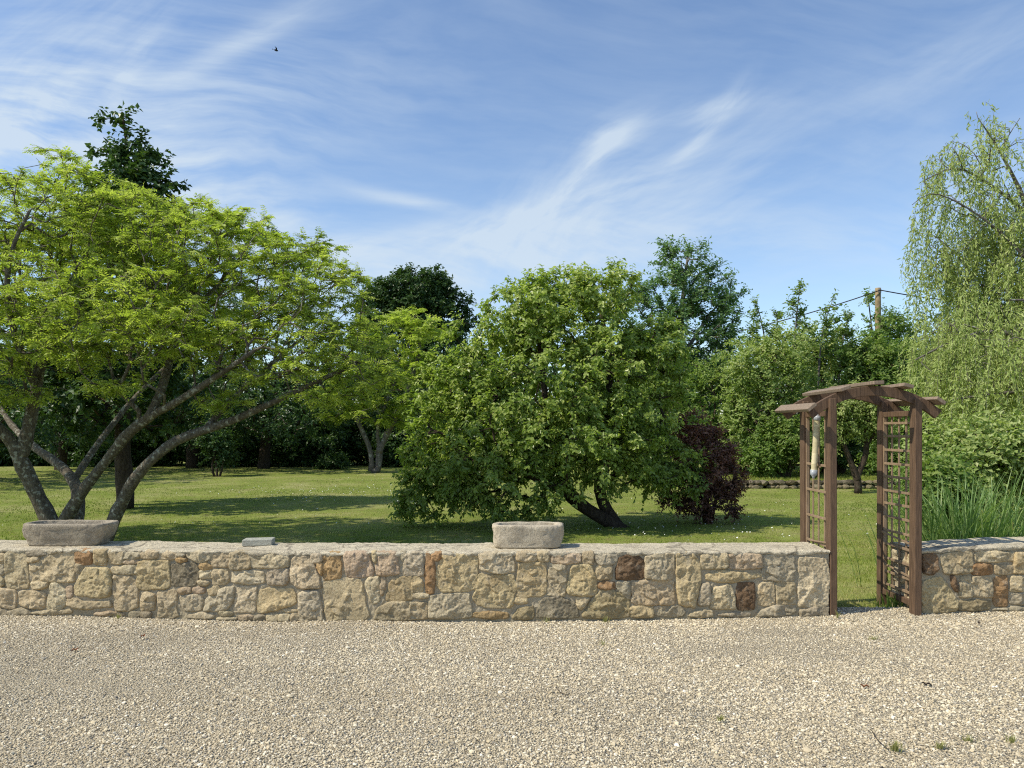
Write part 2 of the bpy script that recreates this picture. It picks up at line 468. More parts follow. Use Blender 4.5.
# ------------------------------------------------------------------ the stone walls
KPX = [-420, -150, 0, 200, 400, 600, 720, 829, 920, 1024, 1200, 1500]
KD_L = {'x': [-420, -150, 0, 200, 400, 600, 720, 829], 'd': [7.02, 6.95, 6.90, 6.74, 6.66, 6.70, 6.77, 6.86]}
KD_R = {'x': [916, 1024, 1200, 1400], 'd': [6.90, 7.02, 7.16, 7.3]}
def wallD(px, K): return np.interp(px, K['x'], K['d'])
def wallP(px, py, off, K):
    px = np.asarray(px, float); py = np.asarray(py, float)
    D = wallD(px, K)
    X = (px - CX) / F_PX * D; Z = CAM_H - (py - HOR) / F_PX * D
    return np.stack([X, D - off, Z], -1)

C_ = dict(t=(.57, .475, .31), y=(.59, .48, .285), g=(.51, .44, .315), d=(.33, .285, .205), l=(.64, .55, .375), r=(.42, .265, .14), b=(.21, .14, .085), p=(.54, .43, .30), o=(.50, .35, .18), m=(.42, .345, .205))
ST = {0: """t 0,170 38,175 38,235 0,240|g 0,250 35,250 30,320 0,325|t 48,160 150,160 195,190 210,420 45,425|t 0,355 25,360 25,400 0,405|g 200,155 330,150 335,185 205,190
l 205,200 285,200 280,225 215,235|t 215,250 460,165 545,165 545,310 540,380 400,375 245,370|t 235,380 345,380 345,420 240,430|t 0,430 120,440 110,570 0,560|t 145,450 330,450 325,580 150,550
l 375,390 425,385 475,450 475,540 440,580 345,575|p 485,420 530,415 525,495 490,490|r 555,150 670,150 665,245 560,245|y 690,150 785,150 775,255 695,245|t 805,155 905,160 900,245 800,240
t 555,250 600,255 595,310 560,305|y 620,285 770,280 805,310 805,480 760,490 550,470 560,400|t 485,500 560,495 640,530 800,510 805,565 680,570 560,575 500,550|l 820,270 995,260 1045,262 1045,318 830,320
t 830,340 940,335 1000,370 1005,560 960,580 845,585|g 60,590 200,575 235,600 220,625 60,620|l 245,590 530,580 520,610 400,620 250,620|p 700,600 900,600 905,630 700,630|g 0,580 50,585 50,625 0,625|g 350,150 450,147 365,180""",
130: """g -60,165 70,165 65,210 -55,212|p -55,222 62,218 58,245 -55,248|t 80,160 205,155 210,205 75,210|t 215,165 340,165 340,210 220,210|g 345,175 400,175 390,195 345,195|o 340,205 410,205 410,235 345,230
l 420,165 590,160 580,215 520,235 425,200|t 600,170 720,170 715,270 600,265|t 735,165 870,165 875,280 735,285|y 65,230 280,220 295,420 70,440 55,340|d 305,260 370,240 485,250 500,330 480,400 420,410 310,400
o 510,255 555,240 595,270 590,285 515,285|l 510,300 590,295 595,345 520,355|t 610,295 715,290 715,370 690,395 610,390|l 500,370 580,375 560,405 510,400|l 755,300 975,305 970,390 755,385
t 90,480 125,455 180,480 175,580 80,585|t 205,460 320,440 345,470 330,560 355,620 300,640 205,635 215,560|p 360,430 440,420 440,460 365,465|p 465,425 545,420 545,455 470,462|g 365,490 510,470 530,520 520,585 400,585
t 575,430 640,405 660,440 630,470 580,470|g 560,500 690,420 760,420 750,510 700,580 545,590|l 795,420 925,420 920,500 910,600 760,595|d 0,600 75,600 70,635 0,635|d 85,600 155,605 150,640 85,635
l 420,620 540,605 625,615 600,650 420,645|t 665,590 750,600 740,630 660,620|l 640,640 780,635 770,660 640,660|p 800,625 900,625 895,660 800,660|d 915,630 990,625 985,660 910,660""",
260: """l -65,180 205,180 205,265 160,275 -70,275|g 60,285 210,285 205,370 185,400 60,395|y 0,440 235,425 260,530 200,560 30,600 -10,600 -25,520|l 240,200 360,190 445,380 440,425 300,420 220,380
g 370,180 450,175 445,230 385,235|o 415,245 455,245 450,330 435,310|o 470,190 520,170 585,175 590,345 470,365 460,280|p 615,170 780,165 825,280 820,335 640,340|y 820,165 850,165 850,240 830,225|p 860,165 990,165 1015,320 850,330
t 460,415 500,370 720,355 740,390 795,650 490,665|l 770,390 800,350 870,345 875,510 820,540|p 885,345 920,350 905,470 880,480|y 945,410 975,350 1110,345 1115,500 1080,515 920,515|g 285,470 320,445 430,455 455,640 455,660 290,665
l 50,625 130,615 130,665 55,665|l 140,620 215,615 210,665 145,665|t 225,610 280,605 280,665 225,665|t 165,580 270,580 270,600 180,600""",
390: """t -100,600 -80,560 0,530 270,530 275,650 -100,660|g 75,165 115,165 95,240|g 115,180 235,165 245,330 105,330|r 260,180 295,175 325,250 325,455 260,455|r 305,180 370,165 385,195 340,220 310,215
y 345,310 385,185 640,180 635,350 625,435 380,450 345,400|y 165,350 210,345 235,385 235,445 165,445|l 170,465 280,465 280,495 170,495|g 290,480 570,465 590,600 590,640 290,645|l 655,170 870,170 905,240 905,300 800,315 665,285
y 650,325 740,335 905,330 915,420 890,560 700,560 610,510 610,470 640,440|o 615,600 850,600 865,650 615,640|y 905,500 1000,490 1000,535 920,535|m 890,650 940,580 1040,560 1045,650""",
520: """t -20,165 120,165 120,225 -20,225|y -5,240 190,240 190,465 60,485 -20,480 -20,400|t 130,165 205,165 205,225 145,230|p 235,185 440,170 440,240 235,245|t 460,170 535,165 530,245 465,245|g 555,185 710,180 700,225 650,255 590,255 555,230
t 560,265 670,262 665,355 560,355|b 705,300 730,210 790,178 850,185 905,230 910,330 870,360 705,360|l 215,250 335,260 330,400 325,480 200,475 210,370|y 375,280 430,255 520,265 555,380 555,460 500,485 340,460|r 570,385 700,380 700,430 580,430
g 705,380 800,375 805,500 780,500 710,420|m 460,620 520,520 600,440 680,440 790,510 800,620 760,640 480,640|t 415,490 510,495 450,580 425,570|d 130,590 170,500 280,490 400,540 430,640 130,640""",
640: """t -55,375 235,370 250,545 -60,540|y -70,560 90,560 95,635 -70,635|l 45,200 100,175 245,175 250,240 230,360 40,355|y 265,180 390,175 440,260 430,450 390,565 280,530 270,350|t 445,175 635,170 635,275 460,280|p 650,180 885,175 890,275 660,285
y 480,330 620,290 690,310 880,315 890,345 700,375 600,385 500,365|g 450,400 510,395 510,540 440,550 425,530|t 540,430 660,400 690,500 690,575 510,570|b 710,395 835,390 835,575 710,580|g 110,560 300,555 330,600 300,630 110,625
t 370,600 520,580 530,635 360,635|g 570,610 800,600 790,635 570,630""",
720: """g 320,190 530,180 545,290 535,370 310,365|t 290,400 390,385 395,545 275,545|t 415,385 550,385 550,540 420,540|g 290,590 400,555 545,545 550,600 500,620 290,635|l 575,215 640,205 770,210 793,290 790,550 570,560 580,400|g 590,580 790,560 790,630 700,620 590,640"""}
ST_R = {884: """b 285,190 350,175 385,185 390,280 350,320 290,310|t 415,180 520,165 640,155 645,300 580,315 440,315|t 665,170 700,155 960,165 950,230 820,230 680,235|r 650,255 785,250 785,320 650,325|t 810,255 940,260 940,320 815,320
y 960,170 1100,160 1100,310 945,315|y 275,390 350,350 420,350 540,530 530,590 290,610|b 490,345 520,340 540,450 510,430|t 560,350 635,340 640,485 550,485|t 645,340 780,340 790,470 780,490 640,480|r 805,350 900,340 900,560 800,545
t 930,340 1100,330 1100,440 925,450|g 920,470 1090,450 1090,540 925,540|m 550,520 775,515 775,580 550,590|g 800,570 1090,555 1090,590 800,590"""}
def parse(d):
    out = []
    for x0, s in d.items():
        for item in s.replace('\n', '|').split('|'):
            tk = item.split()
            P = np.array([[float(q) for q in p.split(',')] for p in tk[1:]]) / 7.314
            P[:, 0] += x0; P[:, 1] += 530
            out.append((tk[0], P))
    return out

def stone(mb, poly, code, K, rng, seed, H=.02):
    """one rough hewn facing stone, laid in the mortar: a fine height field over its outline"""
    w = np.ptp(poly, 0); small = min(w)
    p = chaikin(poly, 2, True, .085 if small > 8 else .14)
    p = resample(p, int(np.clip(2 * (w[0] + w[1]) / 1.6, 18, 70)), closed=True)
    c = p.mean(0); p = c + (p - c) * (1 + 1.9 / np.maximum(np.linalg.norm(p - c, axis=1, keepdims=True), 2))
    jit = fbm(np.column_stack([p * .22, np.full(len(p), seed * 3.1)]), seed, 2)
    p = c + (p - c) * (1 + .05 * jit[:, None])
    h = .62
    gx = np.arange(p[:, 0].min() - 2 * h, p[:, 0].max() + 2 * h, h); gy = np.arange(p[:, 1].min() - 2 * h, p[:, 1].max() + 2 * h, h)
    GX, GY = np.meshgrid(gx, gy); q = np.stack([GX.ravel(), GY.ravel()], 1)
    A = p; B = np.roll(p, -1, 0); ab = B - A
    ap = q[:, None] - A[None]
    t = np.clip((ap * ab).sum(-1) / np.maximum((ab * ab).sum(-1), 1e-9), 0, 1)
    d = np.linalg.norm(ap - t[..., None] * ab, axis=-1).min(1)
    cond = (A[None, :, 1] > q[:, None, 1]) != (B[None, :, 1] > q[:, None, 1])
    den = np.where(np.abs(ab[:, 1]) < 1e-9, 1e-9, ab[:, 1])
    xi = A[None, :, 0] + (q[:, None, 1] - A[None, :, 1]) / den * ab[None, :, 0]
    inside = (cond & (q[:, None, 0] < xi)).sum(1) % 2 == 1
    sd = np.where(inside, d, -d) / 112.0                 # metres in from the edge
    q3 = np.column_stack([q / 112.0, np.full(len(q), seed * .77)])
    sd = sd + .0025 * fbm(q3 * 45, seed + 60, 2)
    e = np.maximum(sd, 0)
    prof = 1 - np.exp(-e / .0045); prof2 = 1 - np.exp(-e / .012)
    rg = 1 - np.abs(fbm(q3 * 9, seed, 3))
    qq = (q - c) / 112.0
    fac = np.min([qq[:, 0] * rng.uniform(-.28, .28) + qq[:, 1] * rng.uniform(-.25, .30) + rng.uniform(.004, .022) for _ in range(4)], 0)
    fine = fbm(q3 * 58, seed + 9, 2)
    nc = int(np.clip(w[0] * w[1] / 30.0, 2, 22))
    cen = np.stack([rng.uniform(p[:, 0].min(), p[:, 0].max(), nc), rng.uniform(p[:, 1].min(), p[:, 1].max(), nc)], 1) / 112.0
    til = rng.uniform(-.30, .30, (nc, 2)); hh = rng.uniform(-.004, .004, nc)
    wq = q / 112.0 + .012 * np.stack([fbm(q3 * 16, seed + 21, 2), fbm(q3 * 16 + 9.3, seed + 22, 2)], 1)
    rel = wq[:, None] - cen[None]; dd = np.linalg.norm(rel, axis=-1)
    wgt = np.exp(-(dd - dd.min(1, keepdims=True)) / .0035); wgt /= wgt.sum(1, keepdims=True)
    facet = (wgt * ((rel * til[None]).sum(-1) + hh[None])).sum(1)
    off = -.010 + (H + .010) * prof + prof2 * (.003 * (rg - .55) + .0035 * fbm(q3 * 20, seed + 5, 3) + .0042 * fine + facet * .85 + np.clip(fac, -.010, .014))
    off = np.where(e > .004, np.maximum(off, .006 + .003 * fine), off)
    off = np.where(sd < 0, np.maximum(-.02, -.010 + sd * 2), off)
    V = wallP(q[:, 0], q[:, 1], off, K)
    nx, ny = len(gx), len(gy)
    i = (np.arange(ny - 1)[:, None] * nx + np.arange(nx - 1)[None]).ravel()
    Fq = np.stack([i, i + nx, i + nx + 1, i + 1], 1)
    keep = (sd[Fq] > -.006).all(1); Fq = Fq[keep]
    used = np.unique(Fq); mp = np.zeros(len(q), int); mp[used] = np.arange(len(used))
    base = np.array(C_[code]) * np.array([1.04, 1.02, .98]) * rng.uniform(.88, 1.12) * rng.uniform(.985, 1.015, 3)
    cols = np.tile(base, (len(used), 1)); u3 = q3[used]
    cols *= (1 + .16 * fbm(u3 * 7, seed + 40, 3) + .14 * fine[used])[:, None]
    warm = np.clip(fbm(u3 * 5, seed + 80, 2), 0, 1)[:, None]
    if code not in 'gdb': cols = cols * (1 - .3 * warm) + np.array([.42, .28, .13]) * .3 * warm
    mb.add(V[used], [mp[Fq]], cols)

k = NT('facing_stone'); co = k.geo(); c = k.attr('Col').outputs['Color']
f = k.noise(co, 55, 6, .7); f2 = k.noise(co, 210, 4, .7); f3 = k.noise(co, 14, 5, .6)
c = k.mix(k.ramp(f, [(.35, (.5, .5, .5)), (.6, (0, 0, 0))]), c, k.mix(1.0, c, (.52, .46, .40), 'MULTIPLY'))
c = k.mix(k.ramp(f3, [(.55, (0, 0, 0)), (.75, (.55, .55, .55))]), c, (.55, .47, .35))
sz = k.n('ShaderNodeSeparateXYZ', i_0=co).outputs[2]
def splash(k, c, co, sz):
    g = k.math('ADD', sz, k.math('MULTIPLY', k.noise(co, 7, 4), .22))
    return k.mix(k.ramp(g, [(.08, (.5, .5, .5)), (.22, (0, 0, 0))]), c, (.27, .23, .14))
c = splash(k, c, co, sz)
M_STONE = k.done(k.principled(c, .93, k.bump(k.math('ADD', f, k.math('MULTIPLY', f2, .5)), 1.0, .016), .12))
k = NT('lime_mortar'); co = k.geo(); f = k.noise(co, 90, 5, .7); f2 = k.noise(co, 7, 4)
c = k.ramp(f, [(.3, (.29, .245, .165)), (.55, (.44, .375, .26)), (.75, (.56, .485, .345))]); c = k.mix(k.math('MULTIPLY', f2, .4), c, (.30, .25, .18))
c = splash(k, c, co, k.n('ShaderNodeSeparateXYZ', i_0=co).outputs[2])
M_MORT = k.done(k.principled(c, .95, k.bump(f, .7, .008), .1))
k = NT('coping_mortar'); co = k.geo(); f = k.noise(co, 110, 5, .7); f2 = k.noise(co, 3.2, 6, .65); f3 = k.noise(co, 24, 5, .65)
c = k.ramp(f2, [(.3, (.52, .45, .32)), (.5, (.70, .61, .44)), (.7, (.77, .67, .48))])
c = k.mix(k.ramp(f, [(.36, (.75, .75, .75)), (.5, (0, 0, 0))]), c, (.25, .215, .16))
c = k.mix(k.ramp(f3, [(.5, (0, 0, 0)), (.66, (.8, .8, .8))]), c, (.29, .25, .185))
vr = k.n('ShaderNodeTexVoronoi', feature='DISTANCE_TO_EDGE'); vr.inputs['Scale'].default_value = 1.25
wv = k.n('ShaderNodeVectorMath', operation='ADD'); k.t.links.new(co, wv.inputs[0])
ns = k.n('ShaderNodeTexNoise'); ns.inputs['Scale'].default_value = 6; k.t.links.new(co, ns.inputs['Vector'])
sc_ = k.n('ShaderNodeVectorMath', operation='SCALE'); sc_.inputs['Scale'].default_value = .16; k.t.links.new(ns.outputs['Color'], sc_.inputs[0]); k.t.links.new(sc_.outputs[0], wv.inputs[1])
k.t.links.new(wv.outputs[0], vr.inputs['Vector'])
c = k.mix(k.ramp(vr.outputs['Distance'], [(.004, (.75, .75, .75)), (.016, (0, 0, 0))]), c, (.2, .17, .125))
M_COPE = k.done(k.principled(c, .95, k.bump(k.math('ADD', f, f3), 1.0, .016), .1))

def top_py(px, K):
    return HOR + (CAM_H - TOPZ(px)) * F_PX / wallD(px, K)
def TOPZ(px): return np.interp(px, [-420, 0, 400, 829, 916, 1024, 1400], [.583, .583, .592, .575, .570, .60, .62])

def make_wall(name, label, stones, K, px0, px1, thick, end_face):
    root = empty(name, wallP(np.array((px0 + px1) / 2), np.array(610), -thick / 2, K) * np.array([1, 1, 0]))
    tag(root, label, 'stone wall')
    rng = np.random.default_rng(500 + int(px0))
    mb = MB()
    for i, (code, P) in enumerate(stones):
        P = P.copy()
        stone(mb, P, code, K, rng, i + 3, rng.uniform(.010, .022))
    # the end of the wall that faces the passage
    mb.build('stone_facing', M_STONE, root, smooth=True, use_col=True)
    # mortar core
    pxs = np.linspace(px0, px1, int((px1 - px0) / 2.2)); D = wallD(pxs, K)
    X = (pxs - CX) / F_PX * D
    zt = TOPZ(pxs) - .012
    nz = 26
    rows = []
    for j in range(nz):
        z = -.15 + (zt + .15) * j / (nz - 1)
        P = np.stack([X, D, z], 1)
        o = .006 * fbm(P * 28, 9, 3) + .004 * fbm(P * 80, 19, 2)
        P[:, 1] -= o - .004
        rows.append(P)
    tdx = X / D                                  # the ends run straight back from the face
    xb = X.copy()
    for yb, zz in ((thick - .02, zt), (thick, zt - .03), (thick, zt * 0 - .2)):
        P = np.stack([xb, D + yb, zz], 1); P[:, 1] += .008 * fbm(P * 11, 29, 3); rows.append(P)
    V = np.stack(rows); nr, nx = V.shape[:2]
    i = (np.arange(nr - 1)[:, None] * nx + np.arange(nx - 1)[None]).ravel()
    Fq = np.stack([i, i + 1, i + nx + 1, i + nx], 1)
    fs = [Fq]
    for e in (0, nx - 1):
        loop = np.arange(nr) * nx + e
        fs.append(loop[None] if e else loop[None, ::-1])
    core = mesh_np('mortar_core', V.reshape(-1, 3), fs, M_MORT, root, smooth=False)
    # coping of trowelled mortar
    sec = np.array([(.004, -.034), (.010, -.026), (.013, -.012), (.009, -.002), (0, .002)] + [(-thick * t, .004 - .004 * t) for t in np.linspace(.06, .96, 16)] + [(-thick - .004, -.006), (-thick - .006, -.03)])
    pz = np.linspace(px0 - 1.0, px1 + (0.3), int((px1 - px0) / 1.6)); D = wallD(pz, K); X = (pz - CX) / F_PX * D; zt = TOPZ(pz)
    rows = []
    for (o, dz) in sec:
        P = np.stack([X, D - o, zt + dz], 1)
        ed = 1.0 if o > -.03 or o < -thick + .03 else .35
        P[:, 1] += ed * (.012 * fbm(P * np.array([9, 1, 30]), 31, 3) + .006 * fbm(P * 40, 33, 2))
        P[:, 2] += .006 * fbm(P * np.array([5, 5, 0]), 35, 3) + .003 * fbm(P * np.array([45, 45, 0]), 37, 2) + (.007 * fbm(P * np.array([14, 0, 0]), 39, 3) if dz < -.02 else 0)
        rows.append(P)
    V = np.stack(rows); nr, nx = V.shape[:2]
    i = (np.arange(nr - 1)[:, None] * nx + np.arange(nx - 1)[None]).ravel()
    fs = [np.stack([i, i + 1, i + nx + 1, i + nx], 1)]
    for e in (0, nx - 1):
        loop = np.arange(nr) * nx + e
        fs.append(loop[None] if e else loop[None, ::-1])
    mesh_np('coping', V.reshape(-1, 3), fs, M_COPE, root, smooth=True)
    return root

SL = parse(ST); SR = parse(ST_R)
def in_rng(l, a, b): return [(c, p) for c, p in l if a <= p[:, 0].min() and p[:, 0].max() <= b]
shift = lambda l, dx, dy: [(c, p + np.array([dx, dy])) for c, p in l]
left_all = SL + shift(in_rng(SL, 62, 415), -418, 0)
right_all = SR + shift(in_rng(SL, 120, 330), 1037 - 121, -8) + shift(in_rng(SR, 918, 1030), 332, 0)
WALL_L = make_wall('stone_wall', 'long low wall of tan rubble stone carrying two stone troughs', left_all, KD_L, -400, 829, .56, 'r')
WALL_R = make_wall('stone_wall', 'short low rubble wall right of the wooden arch before tall grass', right_all, KD_R, 919, 1380, .52, 'l')

def end_stones():
    """stones on the sunny end of the right-hand wall, seen through the trellis"""
    mb = MB(); rng = np.random.default_rng(3)
    x0 = (919 - CX) / F_PX * wallD(919, KD_R)
    y0 = wallD(919, KD_R)
    polys = [((.03, .03), (.24, .02), (.25, .2), (.04, .21)), ((.28, .03), (.47, .04), (.47, .17), (.27, .18)), ((.04, .25), (.2, .24), (.2, .37), (.03, .37)), ((.23, .22), (.35, .21), (.36, .33), (.23, .34)), ((.38, .2), (.48, .2), (.48, .36), (.39, .36)), ((.05, .4), (.27, .4), (.27, .53), (.05, .53)), ((.3, .38), (.47, .39), (.47, .53), (.3, .53))]
    for i, P in enumerate(polys):
        P = np.array(P); p = resample(chaikin(P, 2, True, .17), 40, closed=True); c = p.mean(0)
        t = 1 - np.linspace(0, 1, 9)[:-1] ** 1.2
        q = (c + (p - c)[None] * t[:, None, None]).reshape(-1, 2); ta = np.repeat(t, 40)
        prof = 1 - np.exp(-(1 - ta) * .07 / .008)
        q3 = np.column_stack([q, np.full(len(q), i * 1.7)])
        off = -.01 + .03 * prof + prof * .02 * fbm(q3 * 14, i, 3)
        V = np.stack([x0 - off, y0 + q[:, 0], q[:, 1]], 1)
        V = np.vstack([V, [[x0 - off[-40:].mean(), y0 + c[0], c[1]]]])
        m = 40; ii = np.arange(7)[:, None] * m; j = np.arange(m)[None]; j2 = (j + 1) % m
        Fq = np.stack([ii + j, ii + j2, ii + m + j2, ii + m + j], -1).reshape(-1, 4); b = 7 * m; jj = np.arange(m)
        mb.add(V, [Fq, np.stack([b + jj, b + (jj + 1) % m, np.full(m, 8 * m)], 1)], np.array(C_['tly'[i % 3]]) * rng.uniform(.9, 1.15))
    mb.build('end_facing', M_STONE, WALL_R, smooth=True, use_col=True)
end_stones()

# ------------------------------------------------------------------ troughs and slab on the wall
def granite(name, a, b, dark, warm):
    k = NT(name); co = k.geo()
    f = k.noise(co, 130, 4, .75); g = k.noise(co, 9, 6, .65); h = k.noise(co, 30, 5, .6)
    c = k.ramp(g, [(.3, a), (.7, b)])
    c = k.mix(k.ramp(f, [(.36, (.8, .8, .8)), (.5, (0, 0, 0))]), c, dark)
    c = k.mix(k.ramp(h, [(.55, (0, 0, 0)), (.7, (.6, .6, .6))]), c, warm)
    return k.done(k.principled(c, .92, k.bump(k.math('ADD', f, k.math('MULTIPLY', h, 2.0)), .8, .008), .15))
M_GR1 = granite('weathered_granite', (.26, .22, .165), (.43, .37, .275), (.12, .10, .075), (.55, .48, .37))
M_GR2 = granite('pale_granite', (.40, .34, .25), (.56, .485, .36), (.27, .22, .16), (.66, .58, .44))
M_GR3 = granite('grey_concrete', (.33, .325, .27), (.45, .44, .37), (.25, .245, .2), (.52, .51, .43))

def trough(name, label, c, L, W, H, taper, skew, wall_t, depth, mat, seed, rz, exp=3.2):
    root = empty(name, c, 0)
    m = 96; a = np.arange(m) / m * 2 * math.pi
    ca, sa = np.cos(a), np.sin(a)
    sx = np.sign(ca) * np.abs(ca) ** (2 / exp); sy = np.sign(sa) * np.abs(sa) ** (2 / exp)
    rings = []
    def ring(lx, ly, z, sh=0.0): rings.append(np.stack([sx * lx + sh, sy * ly, np.full(m, z)], 1))
    for t in (0, .03, .08, .16, .26, .38, .5, .62, .74, .85, .93, .97, .99):
        r = 1 - taper * (1 - t) ** 1.3 - (.03 if t == 0 else 0)
        lx, ly = L / 2 * r, W / 2 * r
        if t > .95: lx -= .008 * (t - .95) / .04; ly -= .008 * (t - .95) / .04
        ring(lx, ly, H * t, skew * (t))
    for f_, z in ((.2, 1.0), (.5, 1.0), (.8, .998), (1.0, .985)):
        ring(L / 2 - .008 - (wall_t - .008) * f_, W / 2 - .008 - (wall_t - .008) * f_, H * z, skew)
    for t in (.9, .7, .45, .2, .0):
        z = H - depth * (1 - t)
        r = 1 - .1 * (1 - t)
        ring((L / 2 - wall_t) * r, (W / 2 - wall_t) * r, z, skew * t)
    V = np.stack(rings); nr = len(V); V = V.reshape(-1, 3)
    # hand dressed surface
    n3 = fbm(V * 9, seed, 3) * .008 + fbm(V * 34, seed + 3, 3) * .009
    d = V.copy(); d[:, 2] *= .6; d = norm(d - np.array([0, 0, H * .3]))
    fade = np.clip(V[:, 2] / (H * .15), .0, 1)[:, None]
    V = V + d * n3[:, None] * np.maximum(fade, .25) * np.array([1, 1, .6])
    i = np.arange(nr - 1)[:, None] * m; j = np.arange(m)[None]; j2 = (j + 1) % m
    Fq = np.stack([i + j, i + j2, i + m + j2, i + m + j], -1).reshape(-1, 4)
    bot = np.arange(m)[None, ::-1]; top = (np.arange(m) + (nr - 1) * m)[None]
    cr, sr = math.cos(rz), math.sin(rz)
    V = np.stack([V[:, 0] * cr - V[:, 1] * sr, V[:, 0] * sr + V[:, 1] * cr, V[:, 2]], 1) + np.asarray(c)
    o = mesh_np(name, V, [Fq, bot, top], mat, None, smooth=True)
    bpy.data.objects.remove(root)
    return tag(o, label, 'stone trough')
p = at(62, 546, 7.06)
trough('stone_trough', 'dark grey weathered stone trough with slanting ends on the wall', (p[0], 7.17, .588), .81, .36, .205, .17, .025, .045, .06, M_GR1, 5, R(-2), 4.5)
p = at(527.5, 547, 6.95)
trough('stone_trough', 'pale round-ended stone trough on the middle of the wall', (p[0], 7.0, .594), .645, .32, .205, .07, .005, .05, .07, M_GR2, 15, R(1.5), 4.0)
mb = MB(); p = at(257, 545, 7.05)
box(mb, (0, 0, 0), (.265, .17, .055), None, .006)
Vb = mb.V[0]; Vb += .004 * np.stack([fbm(Vb * 9 + 3, 1), fbm(Vb * 9 + 7, 2), fbm(Vb * 9 + 11, 3)], 1)
a_ = R(7); Vb[:] = np.stack([Vb[:, 0] * math.cos(a_) - Vb[:, 1] * math.sin(a_), Vb[:, 0] * math.sin(a_) + Vb[:, 1] * math.cos(a_), Vb[:, 2]], 1)
Vb += np.array([p[0], 7.10, .592 + .0275])
tag(mb.build('stone_slab', M_GR3), 'small flat grey stone slab lying on the wall between the troughs', 'stone slab')

# ------------------------------------------------------------------ wooden garden arch
def wood(name, a, b, c_):
    k = NT(name); co = k.geo()
    mp = k.n('ShaderNodeMapping'); mp.inputs['Scale'].default_value = (60, 60, 5); k.t.links.new(co, mp.inputs[0])
    f = k.noise(mp.outputs[0], 1.2, 5, .65); g = k.noise(co, 5, 5)
    c = k.ramp(f, [(.3, a), (.6, b), (.8, c_)]); c = k.mix(k.math('MULTIPLY', g, .5), c, tuple(x * .55 for x in b))
    return k.done(k.principled(c, .75, k.bump(f, .5, .004), .25))
M_WOOD = wood('brown_stained_wood', (.065, .040, .025), (.165, .102, .062), (.30, .20, .13))
M_WOODG = wood('weathered_wood', (.15, .11, .075), (.30, .225, .16), (.50, .40, .30))
M_LATT = wood('lattice_wood', (.17, .115, .07), (.34, .24, .15), (.52, .39, .27))

